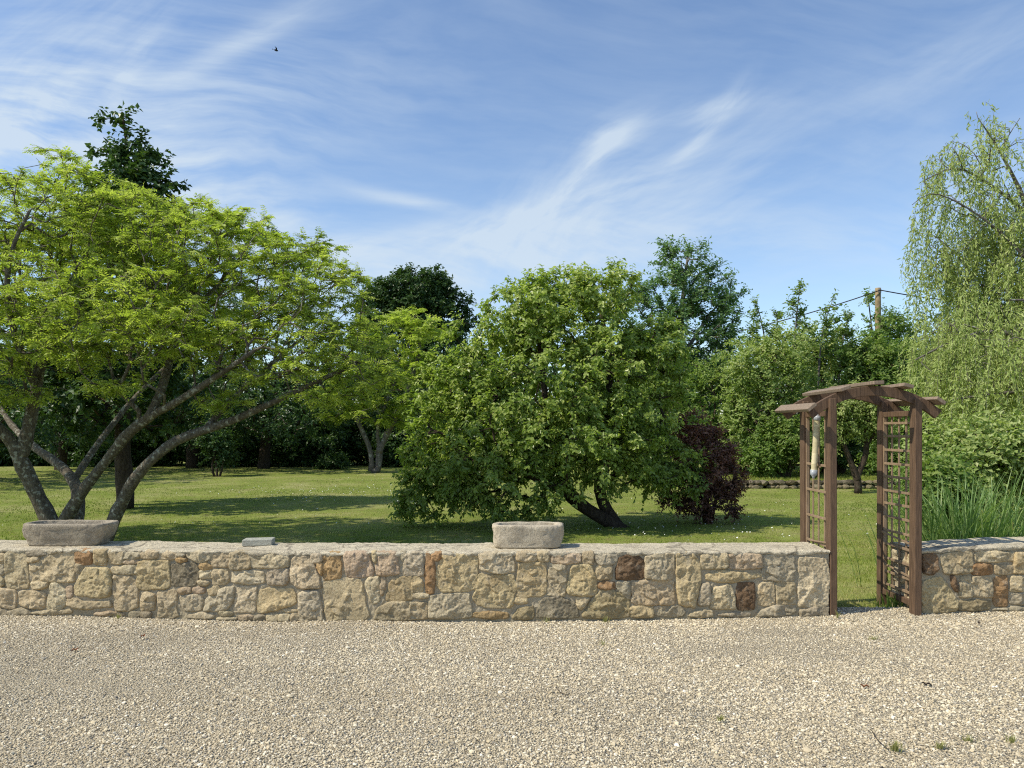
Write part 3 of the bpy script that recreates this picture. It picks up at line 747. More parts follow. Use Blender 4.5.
YF, YR = 6.90, 7.52
XL, XR = 2.868, 3.618
XC = (XL + XR) / 2
def make_arch():
    root = empty('garden_arch', (XC, (YF + YR) / 2, 0))
    tag(root, 'brown wooden garden arch with trellis sides spanning the wall gap', 'garden arch')
    RAD, RISE_Z = .93, 2.045
    def arc_pt(x, r=RAD):            # height of the arc's top line at distance x from the centre
        return RISE_Z - RAD + math.sqrt(r * r - x * x)
    for x in (XL, XR):
        for y in (YF, YR):
            mb = MB(); zt = arc_pt(abs(x - XC)) - .035
            zb = -.12
            sg = 1 if x > XC else -1
            beam(mb, (x, y, zb), (x + .006 * sg, y, zt), .105, .062, (0, 1, 0) if False else (1, 0, 0), .005)
            mb.build('post', M_WOOD, root)
    for y in (YF, YR):
        mb = MB(); n = 25; a1 = math.asin(.605 / RAD)
        a = np.linspace(-a1, a1, n); zc = RISE_Z - RAD
        yy = y - .048 if y == YF else y - .048
        ring = []
        for r_, o in ((RAD, -.021), (RAD, .021), (RAD - .088, .021), (RAD - .088, -.021)):
            ring.append(np.stack([XC + r_ * np.sin(a), np.full(n, y + o), zc + r_ * np.cos(a)], 1))
        V = np.stack(ring, 1).reshape(-1, 3)
        i = np.arange(n - 1)[:, None] * 4; j = np.arange(4)[None]; j2 = (j + 1) % 4
        Fq = np.stack([i + j, i + 4 + j, i + 4 + j2, i + j2], -1).reshape(-1, 4)
        mb.add(V, [Fq, [[0, 1, 2, 3]], [[4 * n - 1, 4 * n - 2, 4 * n - 3, 4 * n - 4]]])
        ob = mb.build('arched_beam', M_WOOD, root)
        bv = ob.modifiers.new('edge', 'BEVEL'); bv.width = .004; bv.segments = 2; bv.limit_method = 'ANGLE'
    rg = np.random.default_rng(5)
    for q in (-.585, -.305, -.03, .235, .505):
        th = math.asin(q / RAD); zc = RISE_Z - RAD
        rr = RAD + .0215
        c = np.array([XC + rr * math.sin(th), (YF + YR) / 2 - .01, zc + rr * math.cos(th)])
        x = np.array([math.cos(th), 0, -math.sin(th)]); z = np.array([math.sin(th), 0, math.cos(th)])
        yv = norm(np.array([rg.uniform(-.03, .03), 1, rg.uniform(-.012, .012)]))
        mb = MB(); box(mb, c, (.092, .90, .032), np.stack([x, yv, z]), .005)
        mb.build('roof_slat', M_WOODG, root)
    # side trellises
    rng = np.random.default_rng(8)
    for s, x in ((-1, XL), (1, XR)):
        y0, y1 = YF + .045, YR - .045
        for z, h in ((1.80, .05), (.085, .05)):
            mb = MB(); beam(mb, (x, y0, z), (x, y1, z), .04, h); mb.build('rail', M_WOOD, root)
        mb = MB(); ysv = np.linspace(y0, y1, 5)[1:-1] if s > 0 else np.linspace(y0, y1, 5)[1:-1]
        for yv in ysv:
            yv += rng.uniform(-.01, .01)
            beam(mb, (x + .008, yv, .10), (x + .008 + rng.uniform(-.004, .004), yv + rng.uniform(-.006, .006), 1.785), .021, .012, (1, 0, 0), .002)
        # stiles beside the rear and front posts
        for yv in (y1 - .013, y0 + .013):
            beam(mb, (x, yv, .09), (x, yv, 1.79), .022, .03, (1, 0, 0), .002)
        zs = np.arange(.17, 1.76, .129) if s > 0 else (.22, .40, .60, .84, 1.08, 1.32)
        for z in zs:
            z = z + rng.uniform(-.008, .008)
            beam(mb, (x - .008, y0, z), (x - .008, y1, z + rng.uniform(-.006, .006)), .012, .023, (0, 0, 1), .002)
        if s > 0:     # a couple of broken laths low down
            beam(mb, (x - .02, y0, .32), (x - .022, y1 - .05, .36), .011, .018, (0, 0, 1), .002)
            beam(mb, (x - .02, y0 + .02, .62), (x - .022, y1, .665), .011, .018, (0, 0, 1), .002)
        else:
            beam(mb, (x - .022, y0 + .16, 1.30), (x - .03, y0 + .30, 1.52), .011, .018, (0, 0, 1), .002)
            beam(mb, (x - .02, y0 + .02, .63), (x - .03, y0 + .4, .60), .018, .012, (0, 0, 1), .002)
        mb.build('trellis', M_LATT, root)
make_arch()

def make_tube():
    """the slim cream tube with metal caps that hangs in the arch"""
    top = at(817.2, 418, 7.12); bot = at(813.8, 472, 7.12)
    top[0] += .0; root = empty('hanging_tube', (top[0], 7.12, 1.0))
    tag(root, 'slim cream tube with grey metal end caps hanging inside the arch', 'hanging tube')
    ax = norm(bot - top)
    k = NT('cream_cane'); co = k.geo(); mp = k.n('ShaderNodeMapping'); mp.inputs['Scale'].default_value = (8, 8, 28); k.t.links.new(co, mp.inputs[0])
    v = k.n('ShaderNodeTexVoronoi'); v.inputs['Scale'].default_value = 1; k.t.links.new(mp.outputs[0], v.inputs['Vector'])
    g = k.n('ShaderNodeSeparateColor', i_0=v.outputs['Color']).outputs[0]
    m1 = k.done(k.principled(k.ramp(g, [(0, (.42, .36, .20)), (1, (.66, .58, .36))]), .6, k.bump(g, .4, .004), .3))
    k = NT('grey_metal'); m2 = k.done(k.principled(k.ramp(k.noise(k.geo(), 60, 3), [(.3, (.25, .27, .29)), (.7, (.42, .44, .46))]), .4, None, .5))
    mb = MB(); n = 26; t = np.linspace(0, 1, n)[:, None]
    tube(mb, top + (bot - top) * t, .027 + .0012 * np.cos(np.arange(n) * math.pi), 18); mb.build('tube_body', m1, root, smooth=True)
    L = np.linalg.norm(bot - top)
    mb = MB(); tube(mb, [top - ax * .022, top - ax * .018, top - ax * .0, top + ax * .022], [.022, .03, .031, .031], 18); mb.build('end_cap', m2, root, smooth=True)
    mb = MB(); tube(mb, [bot - ax * .02, bot + ax * .018, bot + ax * .03, bot + ax * .045, bot + ax * .06], [.031, .031, .026, .012, .01], 18); mb.build('end_cap', m2, root, smooth=True)
    mb = MB(); h = np.array([XL, 7.12, 1.825]); tube(mb, smooth_line([top - ax * .02, (top - ax * .02) * .5 + h * .5 + np.array([.0, 0, .01]), h + np.array([0, 0, .0])]), .003, 6); mb.build('hook', m2, root, smooth=True)
make_tube()

# ------------------------------------------------------------------ trees and plants
def leaf_arrays(P, D, N, L, W, fold=.25):
    """rhombic folded leaves: base P, direction D, normal N"""
    D = norm(D); Sd = norm(np.cross(D, N)); N = np.cross(Sd, D)
    L = L[:, None]; W = W[:, None]
    base = P; tip = P + D * L - N * L * .08
    mid = P + D * L * .45
    l = mid - Sd * W * .5 + N * W * fold; r = mid + Sd * W * .5 + N * W * fold
    V = np.stack([base, l, tip, r], 1).reshape(-1, 3)
    i = np.arange(len(P))[:, None] * 4
    return V, np.concatenate([i + np.array([[0, 2, 1]]), i + np.array([[0, 3, 2]])])

def blob_targets(blobs, n, rng, shell=.5):
    vol = np.array([(b[3] * b[4] * b[5]) ** (.62) for b in blobs]); cnt = np.maximum(1, (n * vol / vol.sum()).astype(int))
    P, O = [], []
    for b, c in zip(blobs, cnt):
        d = norm(rng.normal(size=(c, 3)))
        r = shell + (1 - shell) * rng.uniform(0, 1, c) ** .7
        r *= 1 + .22 * vnoise(d * 2.3 + b[0], int(b[3] * 100) + 1)
        P.append(np.array(b[:3]) + d * r[:, None] * np.array(b[3:6])); O.append(d)
    return np.concatenate(P), np.concatenate(O)

def px_blobs(lst, D0):
    out = []
    for b in lst:
        px, py, rx, ry = b[:4]; D = D0 + (b[4] if len(b) > 4 else 0)
        c = at(px, py, D); rxm = rx / F_PX * D; rym = ry / F_PX * D
        out.append((*c, rxm, b[5] if len(b) > 5 else rxm * .9, rym))
    return out

def skeleton(limbs, targets, rng, seg=.3, droop=0.0, lk=.3, tip_r=.006, pw=.45):
    P = []; par = []; fix = []; Ld = []; Dr = []; chains = []
    for (pts, r0, r1) in limbs:
        q = resample(smooth_line(pts, 2), seg=seg * .6); m = len(q); rr = np.linspace(r0, r1, m)
        ch = []
        if P:
            d = np.linalg.norm(np.array(P) - q[0], axis=1); k0 = int(np.argmin(d))
            prev = k0; base_l = Ld[k0]; ch.append(k0) if d[k0] < .5 else None
        else: prev = -1; base_l = 0
        for i in range(m):
            P.append(q[i]); par.append(prev); fix.append(rr[i]); Ld.append(base_l if prev < 0 else Ld[prev] + np.linalg.norm(q[i] - P[prev]))
            Dr.append(norm(q[min(i + 1, m - 1)] - q[max(i - 1, 0)])); prev = len(P) - 1; ch.append(prev)
        if len(ch) > m and np.linalg.norm(P[ch[0]] - q[0]) > .5: ch = ch[1:]
        chains.append(ch)
    A = np.array(P); nl = len(A)
    cap = nl + len(targets) * 14
    AP = np.zeros((cap, 3)); AP[:nl] = A; AL = np.zeros(cap); AL[:nl] = Ld; nn = nl
    # branches leave the upper part of the limbs only
    order = np.argsort([np.min(np.linalg.norm(A - t, axis=1)) for t in targets])
    tipn = {}
    lim_pen = np.zeros(cap); mx = max(Ld)
    lim_pen[:nl] = np.where(AL[:nl] < .22 * mx, 1.5, 0)
    for ti in order:
        t = targets[ti]
        d = np.linalg.norm(AP[:nn] - t, axis=1)
        cost = d + lk * AL[:nn] + lim_pen[:nn]
        # branching backwards is expensive
        k0 = int(np.argmin(cost)); dist = d[k0]
        m = int(np.clip(math.ceil(dist / seg), 2, 12))
        s = np.linspace(0, 1, m + 1)[1:, None]
        p0 = AP[k0]; dr = Dr[k0]
        ctrl = p0 + (dr * .45 + np.array([0, 0, .12 + droop])) * dist + rng.normal(0, .07, 3) * dist
        q = (1 - s) ** 2 * p0 + 2 * s * (1 - s) * ctrl + s ** 2 * t
        q[:-1] += rng.normal(0, .025, (m - 1, 3)) * min(dist, 1.5)
        ch = [k0]; prev = k0
        for i in range(m):
            AP[nn] = q[i]; AL[nn] = AL[prev] + np.linalg.norm(q[i] - AP[prev]); par.append(prev); fix.append(0.0)
            Dr.append(norm(q[i] - AP[prev])); prev = nn; ch.append(nn); nn += 1
        chains.append(ch); tipn[ti] = prev
    cntr = np.zeros(nn)
    for k0 in tipn.values(): cntr[k0] += 1
    for i in range(nn - 1, -1, -1):
        if par[i] >= 0: cntr[par[i]] += cntr[i]
    rad = np.maximum(tip_r * np.maximum(cntr, 1) ** pw, np.array(fix[:nn]))
    fx = np.array(fix[:nn])
    for i in range(nn):
        if par[i] >= 0 and fx[i] == 0: rad[i] = min(rad[i], rad[par[i]] * .95)
    tdir = np.array([Dr[tipn[i]] for i in range(len(targets))])
    return AP[:nn], rad, chains, tdir

def build_tree(name, label, cat, base, limbs, blobs, n, leaf, bark, group=None, seed=1, shell=.5, twigs=6, tw_len=(.25, .5), per=9, L=(.07, .11), wr=.55, up=.35, out=.5, rnd=.7, droop_leaf=.3, seg=.35, tip_r=.006, twig_mesh=True, kind='broad', pw=.45, lk=.3, tint_sh=0.0, flat=1.0, twist=.75, minr=.0, grad=.4):
    rng = np.random.default_rng(seed)
    root = empty(name, base); tag(root, label, cat, group)
    T, O = blob_targets(blobs, n, rng, shell)
    T[:, 2] = np.maximum(T[:, 2], LAWN_Z + .12)
    AP, rad, chains, tdir = skeleton(limbs, T, rng, seg, lk=lk, tip_r=tip_r, pw=pw)
    mb = MB()
    for i, ch in enumerate(chains):
        r = rad[ch].copy()
        if i >= len(limbs): r[0] = min(r[0], r[1] * 1.15)
        if r.max() < minr: continue
        sides = 12 if r.max() > .05 else (7 if r.max() > .02 else 4)
        tube(mb, AP[ch], r, sides, cap=r.max() > .02, noise=.16 if r.max() > .05 else 0, seed=i)
    # twigs
    m = len(T) * twigs
    Tt = np.repeat(T, twigs, 0); Ot = np.repeat(norm(O * .6 + tdir * .6), twigs, 0)
    d = norm(Ot * out + np.array([0, 0, up]) + rng.normal(0, rnd, (m, 3)) * np.array([1, 1, flat]))
    tl = rng.uniform(*tw_len, m)
    st = Tt - d * tl[:, None] * .25 + rng.normal(0, .05, (m, 3)) * tl[:, None]
    sag = rng.uniform(.05, .22, m) * droop_leaf * 1.6
    if twig_mesh:
        s = np.linspace(0, 1, 4)[None, :, None]
        pts = st[:, None] + d[:, None] * tl[:, None, None] * s; pts[..., 2] -= (sag * tl)[:, None] * s[..., 0] ** 2
        w = np.array([1, .8, .6, .35]) * tip_r * .55
        sd = norm(np.cross(d, rng.normal(size=(m, 3)))); sd2 = np.cross(d, sd)
        ring = np.stack([sd, -.5 * sd + .87 * sd2, -.5 * sd - .87 * sd2], 1)
        V = pts[:, :, None] + ring[:, None] * w[None, :, None, None]
        idx = np.arange(m)[:, None] * 12
        fs = []
        for a in range(3):
            for b in range(3):
                b2 = (b + 1) % 3
                fs.append(idx + np.array([[a * 3 + b, a * 3 + b2, a * 3 + 3 + b2, a * 3 + 3 + b]]))
        mb.add(V.reshape(-1, 3), [np.concatenate(fs)])
    mb.build('trunk', bark, root, smooth=True)
    # leaves
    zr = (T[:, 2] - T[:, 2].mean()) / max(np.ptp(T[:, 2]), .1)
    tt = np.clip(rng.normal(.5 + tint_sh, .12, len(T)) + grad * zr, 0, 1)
    if kind == 'broad':
        s = (np.arange(per) + rng.uniform(.2, 1, (m, per))) / per * 1.05 + .05
        P = st[:, None] + d[:, None] * (tl[:, None] * s)[..., None]
        P[..., 2] -= (sag * tl)[:, None] * s ** 2
        sgn = np.where(np.arange(per) % 2, 1.0, -1.0)[None, :, None]
        side = norm(np.cross(d, np.array([0, 0, 1.0]) + rng.normal(0, .35, (m, 3))))[:, None] * sgn
        D = norm(d[:, None] * .55 + side * .8 + rng.normal(0, .35, (m, per, 3)) + np.array([0, 0, -droop_leaf]))
        N = norm(np.array([0, 0, .9]) + Ot[:, None] * .95 + rng.normal(0, twist * .6, (m, per, 3)))
        P = P.reshape(-1, 3); D = D.reshape(-1, 3); N = N.reshape(-1, 3)
        k_ = len(P); Ls = rng.uniform(*L, k_); Ws = Ls * wr * rng.uniform(.8, 1.2, k_)
        V, Fc = leaf_arrays(P, D, N, Ls, Ws)
        tint = np.clip(np.repeat(tt, twigs * per) + rng.normal(0, .16, k_), 0, 1)
    else:   # pinnate fronds: each twig is a frond with leaflets in pairs
        K = per
        s = np.linspace(.15, 1, K)[None]
        P = st[:, None] + d[:, None] * (tl[:, None] * s)[..., None]
        P[..., 2] -= (sag * tl)[:, None] * s ** 2 * 2
        Nf = norm(np.array([0, 0, 1.0]) + rng.normal(0, .32, (m, 3)))
        side = norm(np.cross(d, Nf))
        ll = rng.uniform(*L, m)
        prof = (.55 + .45 * np.sin(np.linspace(.5, 2.75, K)))[None]
        A = []; 
        for sg in (-1, 1):
            D = norm(side[:, None] * sg + d[:, None] * .45 + rng.normal(0, .16, (m, K, 3)) + np.array([0, 0, -.18]))
            N = norm(Nf[:, None] + rng.normal(0, .28, (m, K, 3)))
            A.append((P.reshape(-1, 3), D.reshape(-1, 3), N.reshape(-1, 3), (ll[:, None] * prof).ravel()))
        P = np.concatenate([a[0] for a in A]); D = np.concatenate([a[1] for a in A]); N = np.concatenate([a[2] for a in A]); Ls = np.concatenate([a[3] for a in A])
        V, Fc = leaf_arrays(P, D, N, Ls, Ls * wr, .12)
        tint = np.clip(np.tile(np.repeat(tt, twigs * K), 2) + np.tile(np.repeat(rng.normal(0, .12, m), K), 2) + rng.normal(0, .08, len(P)), 0, 1)
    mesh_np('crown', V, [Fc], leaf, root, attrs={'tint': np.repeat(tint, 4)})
    return root

L_LIME = leaf_mat('leaf_lime', (.23, .31, .05), (.45, .52, .105), (.72, .74, .24), .48, .5, .25)
L_BUSH = leaf_mat('leaf_bush', (.16, .235, .055), (.32, .41, .09), (.56, .60, .19), .46, .38, .45)
L_DARK = leaf_mat('leaf_dark', (.03, .065, .018), (.06, .115, .03), (.12, .19, .05), .28, .42, .35)  # dark evergreen green, with the shade on the far trees put in
L_MID = leaf_mat('leaf_mid', (.10, .185, .042), (.19, .285, .065), (.36, .42, .13), .44, .45, .3)
L_BLUE = leaf_mat('leaf_bluegreen', (.085, .175, .06), (.15, .26, .09), (.26, .37, .15), .4, .42, .35)
L_PALE = leaf_mat('leaf_pale', (.20, .28, .075), (.33, .41, .13), (.53, .56, .25), .44, .5, .3)
L_WILL = leaf_mat('leaf_willow', (.26, .35, .10), (.44, .53, .17), (.66, .70, .32), .45, .5, .3, (1.1, 1.1, .6))
L_PURP = leaf_mat('leaf_purple', (.075, .046, .034), (.20, .105, .075), (.46, .25, .17), .35, .45, .35, (1.4, .8, .6))
L_REED = leaf_mat('leaf_reed', (.11, .20, .055), (.19, .30, .09), (.38, .46, .18), .38, .4, .4)
B_LICH = bark_mat('lichen_bark', (.06, .048, .034), (.19, .16, .12), (.33, .32, .26), .55, 34)
B_BROWN = bark_mat('brown_bark', (.03, .022, .016), (.085, .065, .048), None, 0, 20)
B_GREY = bark_mat('grey_bark', (.07, .06, .05), (.19, .17, .145), (.28, .28, .24), .3, 16)

def line(lst, D0=None): return [at(p[0], p[1], p[2] if len(p) > 2 else D0) for p in lst]

# --- the spreading tree behind the left trough
D0 = 11.7
limbs = [
    (line([(58, 552, 11.7), (50, 522, 11.7), (40, 500, 11.65), (25, 470, 11.55), (10, 437, 11.4), (-15, 420, 11.2), (-60, 395, 10.9), (-110, 360, 10.6)]), .135, .05),
    (line([(22, 452, 11.5), (30, 425, 11.5), (36, 390, 11.6), (40, 365, 11.7), (52, 340, 11.9), (75, 318, 12.2), (105, 280, 12.6), (125, 235, 12.9)]), .10, .03),
    (line([(60, 530, 11.7), (85, 487, 11.5), (110, 456, 11.3), (130, 430, 11.1), (155, 414, 10.9), (180, 400, 10.7), (215, 378, 10.5), (255, 350, 10.2)]), .095, .028),
    (line([(150, 416, 10.95), (163, 388, 11.1), (171, 352, 11.4), (186, 320, 11.8), (215, 288, 12.2), (240, 262, 12.5)]), .07, .022),
    (line([(100, 552, 11.2), (108, 533, 11.2), (120, 506, 11.1), (133, 480, 11.0), (156, 455, 10.9), (176, 440, 10.9), (205, 430, 10.9), (242, 417, 10.9), (282, 398, 10.9), (320, 380, 10.95), (360, 362, 11.1)]), .10, .025),
    (line([(205, 430, 10.9), (230, 400, 11.3), (262, 372, 11.8), (300, 340, 12.3), (330, 315, 12.8)]), .05, .02),
    (line([(72, 548, 11.9), (80, 503, 12.1), (74, 480, 12.4), (58, 463, 12.8), (35, 448, 13.2), (10, 425, 13.7), (-10, 390, 14.3)]), .10, .035),
    (line([(36, 390, 11.6), (20, 350, 11.2), (5, 300, 10.9), (10, 250, 10.8), (30, 210, 10.9)]), .06, .02),
    (line([(74, 480, 12.4), (100, 440, 13.2), (140, 390, 14.0), (190, 345, 14.7)]), .06, .025),
]
bl = px_blobs([(60, 225, 95, 38, 0, 1.5), (-70, 270, 130, 70, 0, 2.0), (170, 240, 90, 36, -.2, 1.5), (250, 262, 80, 36, -.4, 1.3), (305, 290, 62, 32, -.6, 1.1), (345, 335, 52, 26, -.8, .9), (362, 372, 42, 16, -.9, .8), (90, 295, 150, 34, -.8, 1.8), (210, 325, 130, 30, -.8, 1.5), (130, 215, 60, 26, .4, 1.2),
               (120, 340, 120, 26, -1.2, 1.1), (275, 365, 90, 18, -1.0, .9), (330, 395, 45, 9, -.9, .6), (10, 345, 90, 30, -.6, 1.7), (85, 188, 52, 18, .2, 1.0), (195, 215, 45, 16, .4, .9), (60, 156, 18, 5, .3, .5), (20, 188, 34, 12, .5, 1.0), (240, 225, 40, 14, .2, .8), (300, 248, 36, 14, 0, .7), (345, 275, 26, 12, -.2, .6), (-30, 390, 70, 20, -.8, 1.2), (60, 250, 120, 30, 1.3, 1.2), (190, 290, 110, 30, 1.0, 1.1), (120, 385, 40, 8, -1.0, .6), (215, 400, 40, 8, -.9, .5)], D0)
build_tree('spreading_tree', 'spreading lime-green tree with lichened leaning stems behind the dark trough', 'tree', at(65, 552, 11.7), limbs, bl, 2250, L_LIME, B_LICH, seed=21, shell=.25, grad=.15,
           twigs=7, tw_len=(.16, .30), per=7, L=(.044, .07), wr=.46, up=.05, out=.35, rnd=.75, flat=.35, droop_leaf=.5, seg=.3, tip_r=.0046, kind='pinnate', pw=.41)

# --- the dense bush in the middle
D0 = 13.9
limbs = [(line([(625, 534), (612, 523), (594, 513), (577, 503), (562, 485), (548, 440), (545, 395), (540, 345)], D0), .115, .03),
         (line([(621, 530), (610, 517), (602, 503), (598, 480), (604, 430), (612, 360), (600, 310)], D0 + .15), .085, .03),
         (line([(572, 496), (540, 480), (510, 465), (475, 455)], D0 - .4), .055, .02), (line([(600, 490), (630, 455), (660, 425)], D0), .05, .02)]
bl = px_blobs([(555, 385, 108, 85), (490, 430, 78, 78), (625, 400, 66, 85), (560, 318, 70, 38), (585, 290, 58, 24), (510, 320, 40, 35, .2), (445, 470, 42, 46), (505, 480, 70, 40, -.5), (640, 456, 48, 36), (425, 495, 26, 24), (682, 470, 24, 24, .3), (585, 440, 70, 48, -.6), (650, 345, 34, 36), (465, 385, 45, 36)], D0)
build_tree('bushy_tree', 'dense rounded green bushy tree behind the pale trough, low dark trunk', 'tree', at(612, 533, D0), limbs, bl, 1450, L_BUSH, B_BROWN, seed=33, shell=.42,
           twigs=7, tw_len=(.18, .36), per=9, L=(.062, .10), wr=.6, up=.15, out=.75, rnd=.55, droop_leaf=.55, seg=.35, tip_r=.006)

# --- dark upright tree rising over the spreading tree
D0 = 17.2
limbs = [(line([(125, 508), (124, 470), (122, 420), (126, 340), (130, 240), (128, 150), (122, 112)], D0), .19, .02)]
bl = px_blobs([(127, 122, 7, 10), (134, 146, 15, 16), (130, 165, 22, 15), (154, 166, 14, 9), (126, 188, 38, 18), (152, 184, 26, 15), (130, 228, 58, 32), (125, 280, 80, 46), (125, 345, 92, 48), (120, 400, 90, 34), (103, 118, 3, 3), (100, 150, 9, 5)], D0)
build_tree('upright_tree', 'tall narrow dark green tree whose tip rises above the lime-green tree', 'tree', at(125, 508, D0), limbs, bl, 520, L_DARK, B_BROWN, seed=41, shell=.5, twigs=6, tw_len=(.25, .5), per=9, L=(.10, .16), wr=.62, up=.3, out=.6, rnd=.6, twig_mesh=False, seg=.5, tip_r=.008)

# --- background trees on the left and in the middle
bgL = [
 ('broad dark tree closing the far left edge of the lawn', 27, (-40, 492), [(-60, 330, 120, 70), (-30, 400, 85, 50), (20, 400, 45, 45), (-100, 400, 100, 60), (0, 330, 55, 40)], L_DARK, 420, .14),
 ('dark glossy tree behind the leaning stems of the lime-green tree', 34, (60, 474), [(60, 350, 80, 70), (50, 410, 75, 38), (100, 400, 50, 40)], L_DARK, 360, .14),
 ('dark bushy tree standing at the lawn edge by the small sapling', 36, (192, 468), [(200, 350, 75, 65), (200, 405, 75, 40), (150, 390, 45, 40), (235, 425, 30, 20)], L_DARK, 380, .14),
 ('deep green tree with a thick dark trunk at the far lawn edge', 35, (264, 471), [(270, 345, 75, 60), (290, 400, 70, 36), (235, 395, 50, 36), (310, 425, 30, 20)], L_DARK, 380, .14),
 ('dark round-headed tree rising alone against the sky', 48, (418, 464), [(412, 300, 44, 30), (400, 320, 46, 42), (438, 315, 36, 34), (418, 370, 60, 60), (380, 305, 20, 26), (425, 290, 32, 20)], L_DARK, 1100, .20),
 ('dark tree behind the forked pale-trunked tree', 40, (345, 466), [(345, 380, 60, 55), (400, 400, 60, 50), (350, 430, 60, 28), (415, 440, 50, 22)], L_DARK, 400, .15),
 ('dark green tree hidden behind the left side of the bushy tree', 42, (470, 464), [(470, 390, 70, 60), (450, 430, 60, 30), (540, 390, 70, 70)], L_DARK, 300, .16),
]
for i, (lab, D, bp, bls, lm, n, ls) in enumerate(bgL):
    cxp = np.mean([b[0] for b in bls])
    limbs = [(line([(bp[0], bp[1] + 4), (bp[0] + 1, bp[1] - 25), ((bp[0] + cxp) / 2, bp[1] - 60), (cxp, bls[0][1])], D), .30, .06)]
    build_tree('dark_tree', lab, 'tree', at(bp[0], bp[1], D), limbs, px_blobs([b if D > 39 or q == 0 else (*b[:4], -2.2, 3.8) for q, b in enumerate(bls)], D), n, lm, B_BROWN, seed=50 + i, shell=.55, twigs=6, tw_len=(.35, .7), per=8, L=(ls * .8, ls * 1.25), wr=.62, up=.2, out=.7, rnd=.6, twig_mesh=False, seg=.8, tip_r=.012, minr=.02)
D0 = 31
limbs = [(line([(372, 471), (371, 452), (365, 436), (355, 415), (345, 390)], D0), .10, .03), (line([(378, 470), (380, 450), (376, 430), (385, 405), (400, 370)], D0), .09, .03), (line([(380, 450), (388, 432), (405, 400), (420, 350)], D0), .10, .04)]
bl = px_blobs([(390, 335, 48, 22), (425, 325, 32, 18), (370, 365, 50, 20), (400, 390, 50, 20), (345, 395, 38, 14), (365, 415, 40, 10), (430, 365, 30, 20), (410, 420, 25, 10)], D0)
build_tree('forked_tree', 'light green tree with forked pale trunk at the far lawn edge', 'tree', at(375, 471, D0), limbs, bl, 330, L_LIME, B_GREY, seed=62, shell=.35, twigs=8, tw_len=(.3, .6), per=7, L=(.11, .17), wr=.45, up=.05, out=.4, rnd=.7, flat=.4, droop_leaf=.5, twig_mesh=False, seg=.6, tip_r=.012, kind='pinnate', tint_sh=-.1)

def shrub(name, label, D, bp, bls, mat, n, ls, seed, cat='shrub', group=None, **kw):
    cxp = np.mean([b[0] for b in bls]); top = min(b[1] for b in bls)
    limbs = []
    for k_ in range(3):
        o = (k_ - 1)
        limbs.append((line([(bp[0] + o * 2, bp[1] + 2), (bp[0] + o * 6, (bp[1] * .7 + bls[0][1] * .3)), (bls[k_ % len(bls)][0], bls[k_ % len(bls)][1])], D), kw.get('r0', .05), .02))
    a = dict(shell=.5, twigs=6, tw_len=(.2 + ls, .35 + ls * 2), per=8, L=(ls * .75, ls * 1.25), wr=.6, up=.3, out=.6, rnd=.6, twig_mesh=False, seg=.5, tip_r=.008)
    a.update({k: v for k, v in kw.items() if k != 'r0'})
    return build_tree(name, label, cat, at(bp[0], bp[1], D), limbs, px_blobs(bls, D), n, mat, kw.get('bark', B_BROWN), seed=seed, group=group, **{k: v for k, v in a.items() if k != 'bark'})

SHADE_UND = ['dark shrub at the left edge of the photo along the far lawn', 'dark shrub behind the foot of the leaning stems', 'dark shrub left of the upright trunk at the far lawn edge', 'dark shrub between the upright trunk and the small sapling',
       'dark shrub right behind the small sapling', 'dark shrub just right of the thick dark trunk', 'dark shrub above the low light green shrub', 'dark shrub behind the forked pale trunk, on its right', 'dark shrub half hidden by the left side of the bushy tree']
shrub('sapling', 'small dark sapling on the far lawn left of the thick trunk', 29, (217, 476), [(217, 445, 14, 14), (210, 436, 12, 9), (224, 455, 9, 8)], L_DARK, 60, .12, 71, 'sapling')
shrub('low_shrub', 'low light green shrub at the foot of the dark trees', 34, (335, 470), [(335, 462, 11, 6), (325, 464, 7, 4)], L_DARK, 50, .11, 72)
for i, (px, py, rx, ry, dd) in enumerate([(-20, 452, 42, 22, 0), (52, 446, 40, 26, .8), (112, 450, 36, 22, .2), (160, 444, 38, 28, 1.0), (232, 448, 40, 24, .6), (300, 446, 42, 26, .4), (345, 444, 40, 28, 1.2), (408, 446, 42, 27, .5), (460, 446, 42, 27, 1.0)]):  # shrubs added so their dark leaves fill in the shade under the trees
    shrub('dark_shrub', SHADE_UND[i], 37.3 + dd, (px, 468), [(px, py, rx, ry), (px + 12, py - 16, rx * .7, ry * .7), (px - 14, py + 8, rx * .8, ry * .5)], L_DARK, 210, .20, 160 + i, group='dark shrubs along the far lawn edge', r0=.06)
# purple shrub
shrub('purple_shrub', 'dark purple-leaved shrub between the bushy tree and the arch', 14.6, (708, 523), [(705, 465, 30, 34), (700, 435, 22, 18), (722, 480, 22, 22), (690, 490, 25, 22), (712, 505, 26, 12), (728, 460, 12, 14), (690, 430, 14, 16), (676, 500, 14, 12)], L_PURP, 230, .055, 73, twigs=8, per=10, tw_len=(.14, .3), out=.7, up=.15, twig_mesh=True, tip_r=.005)

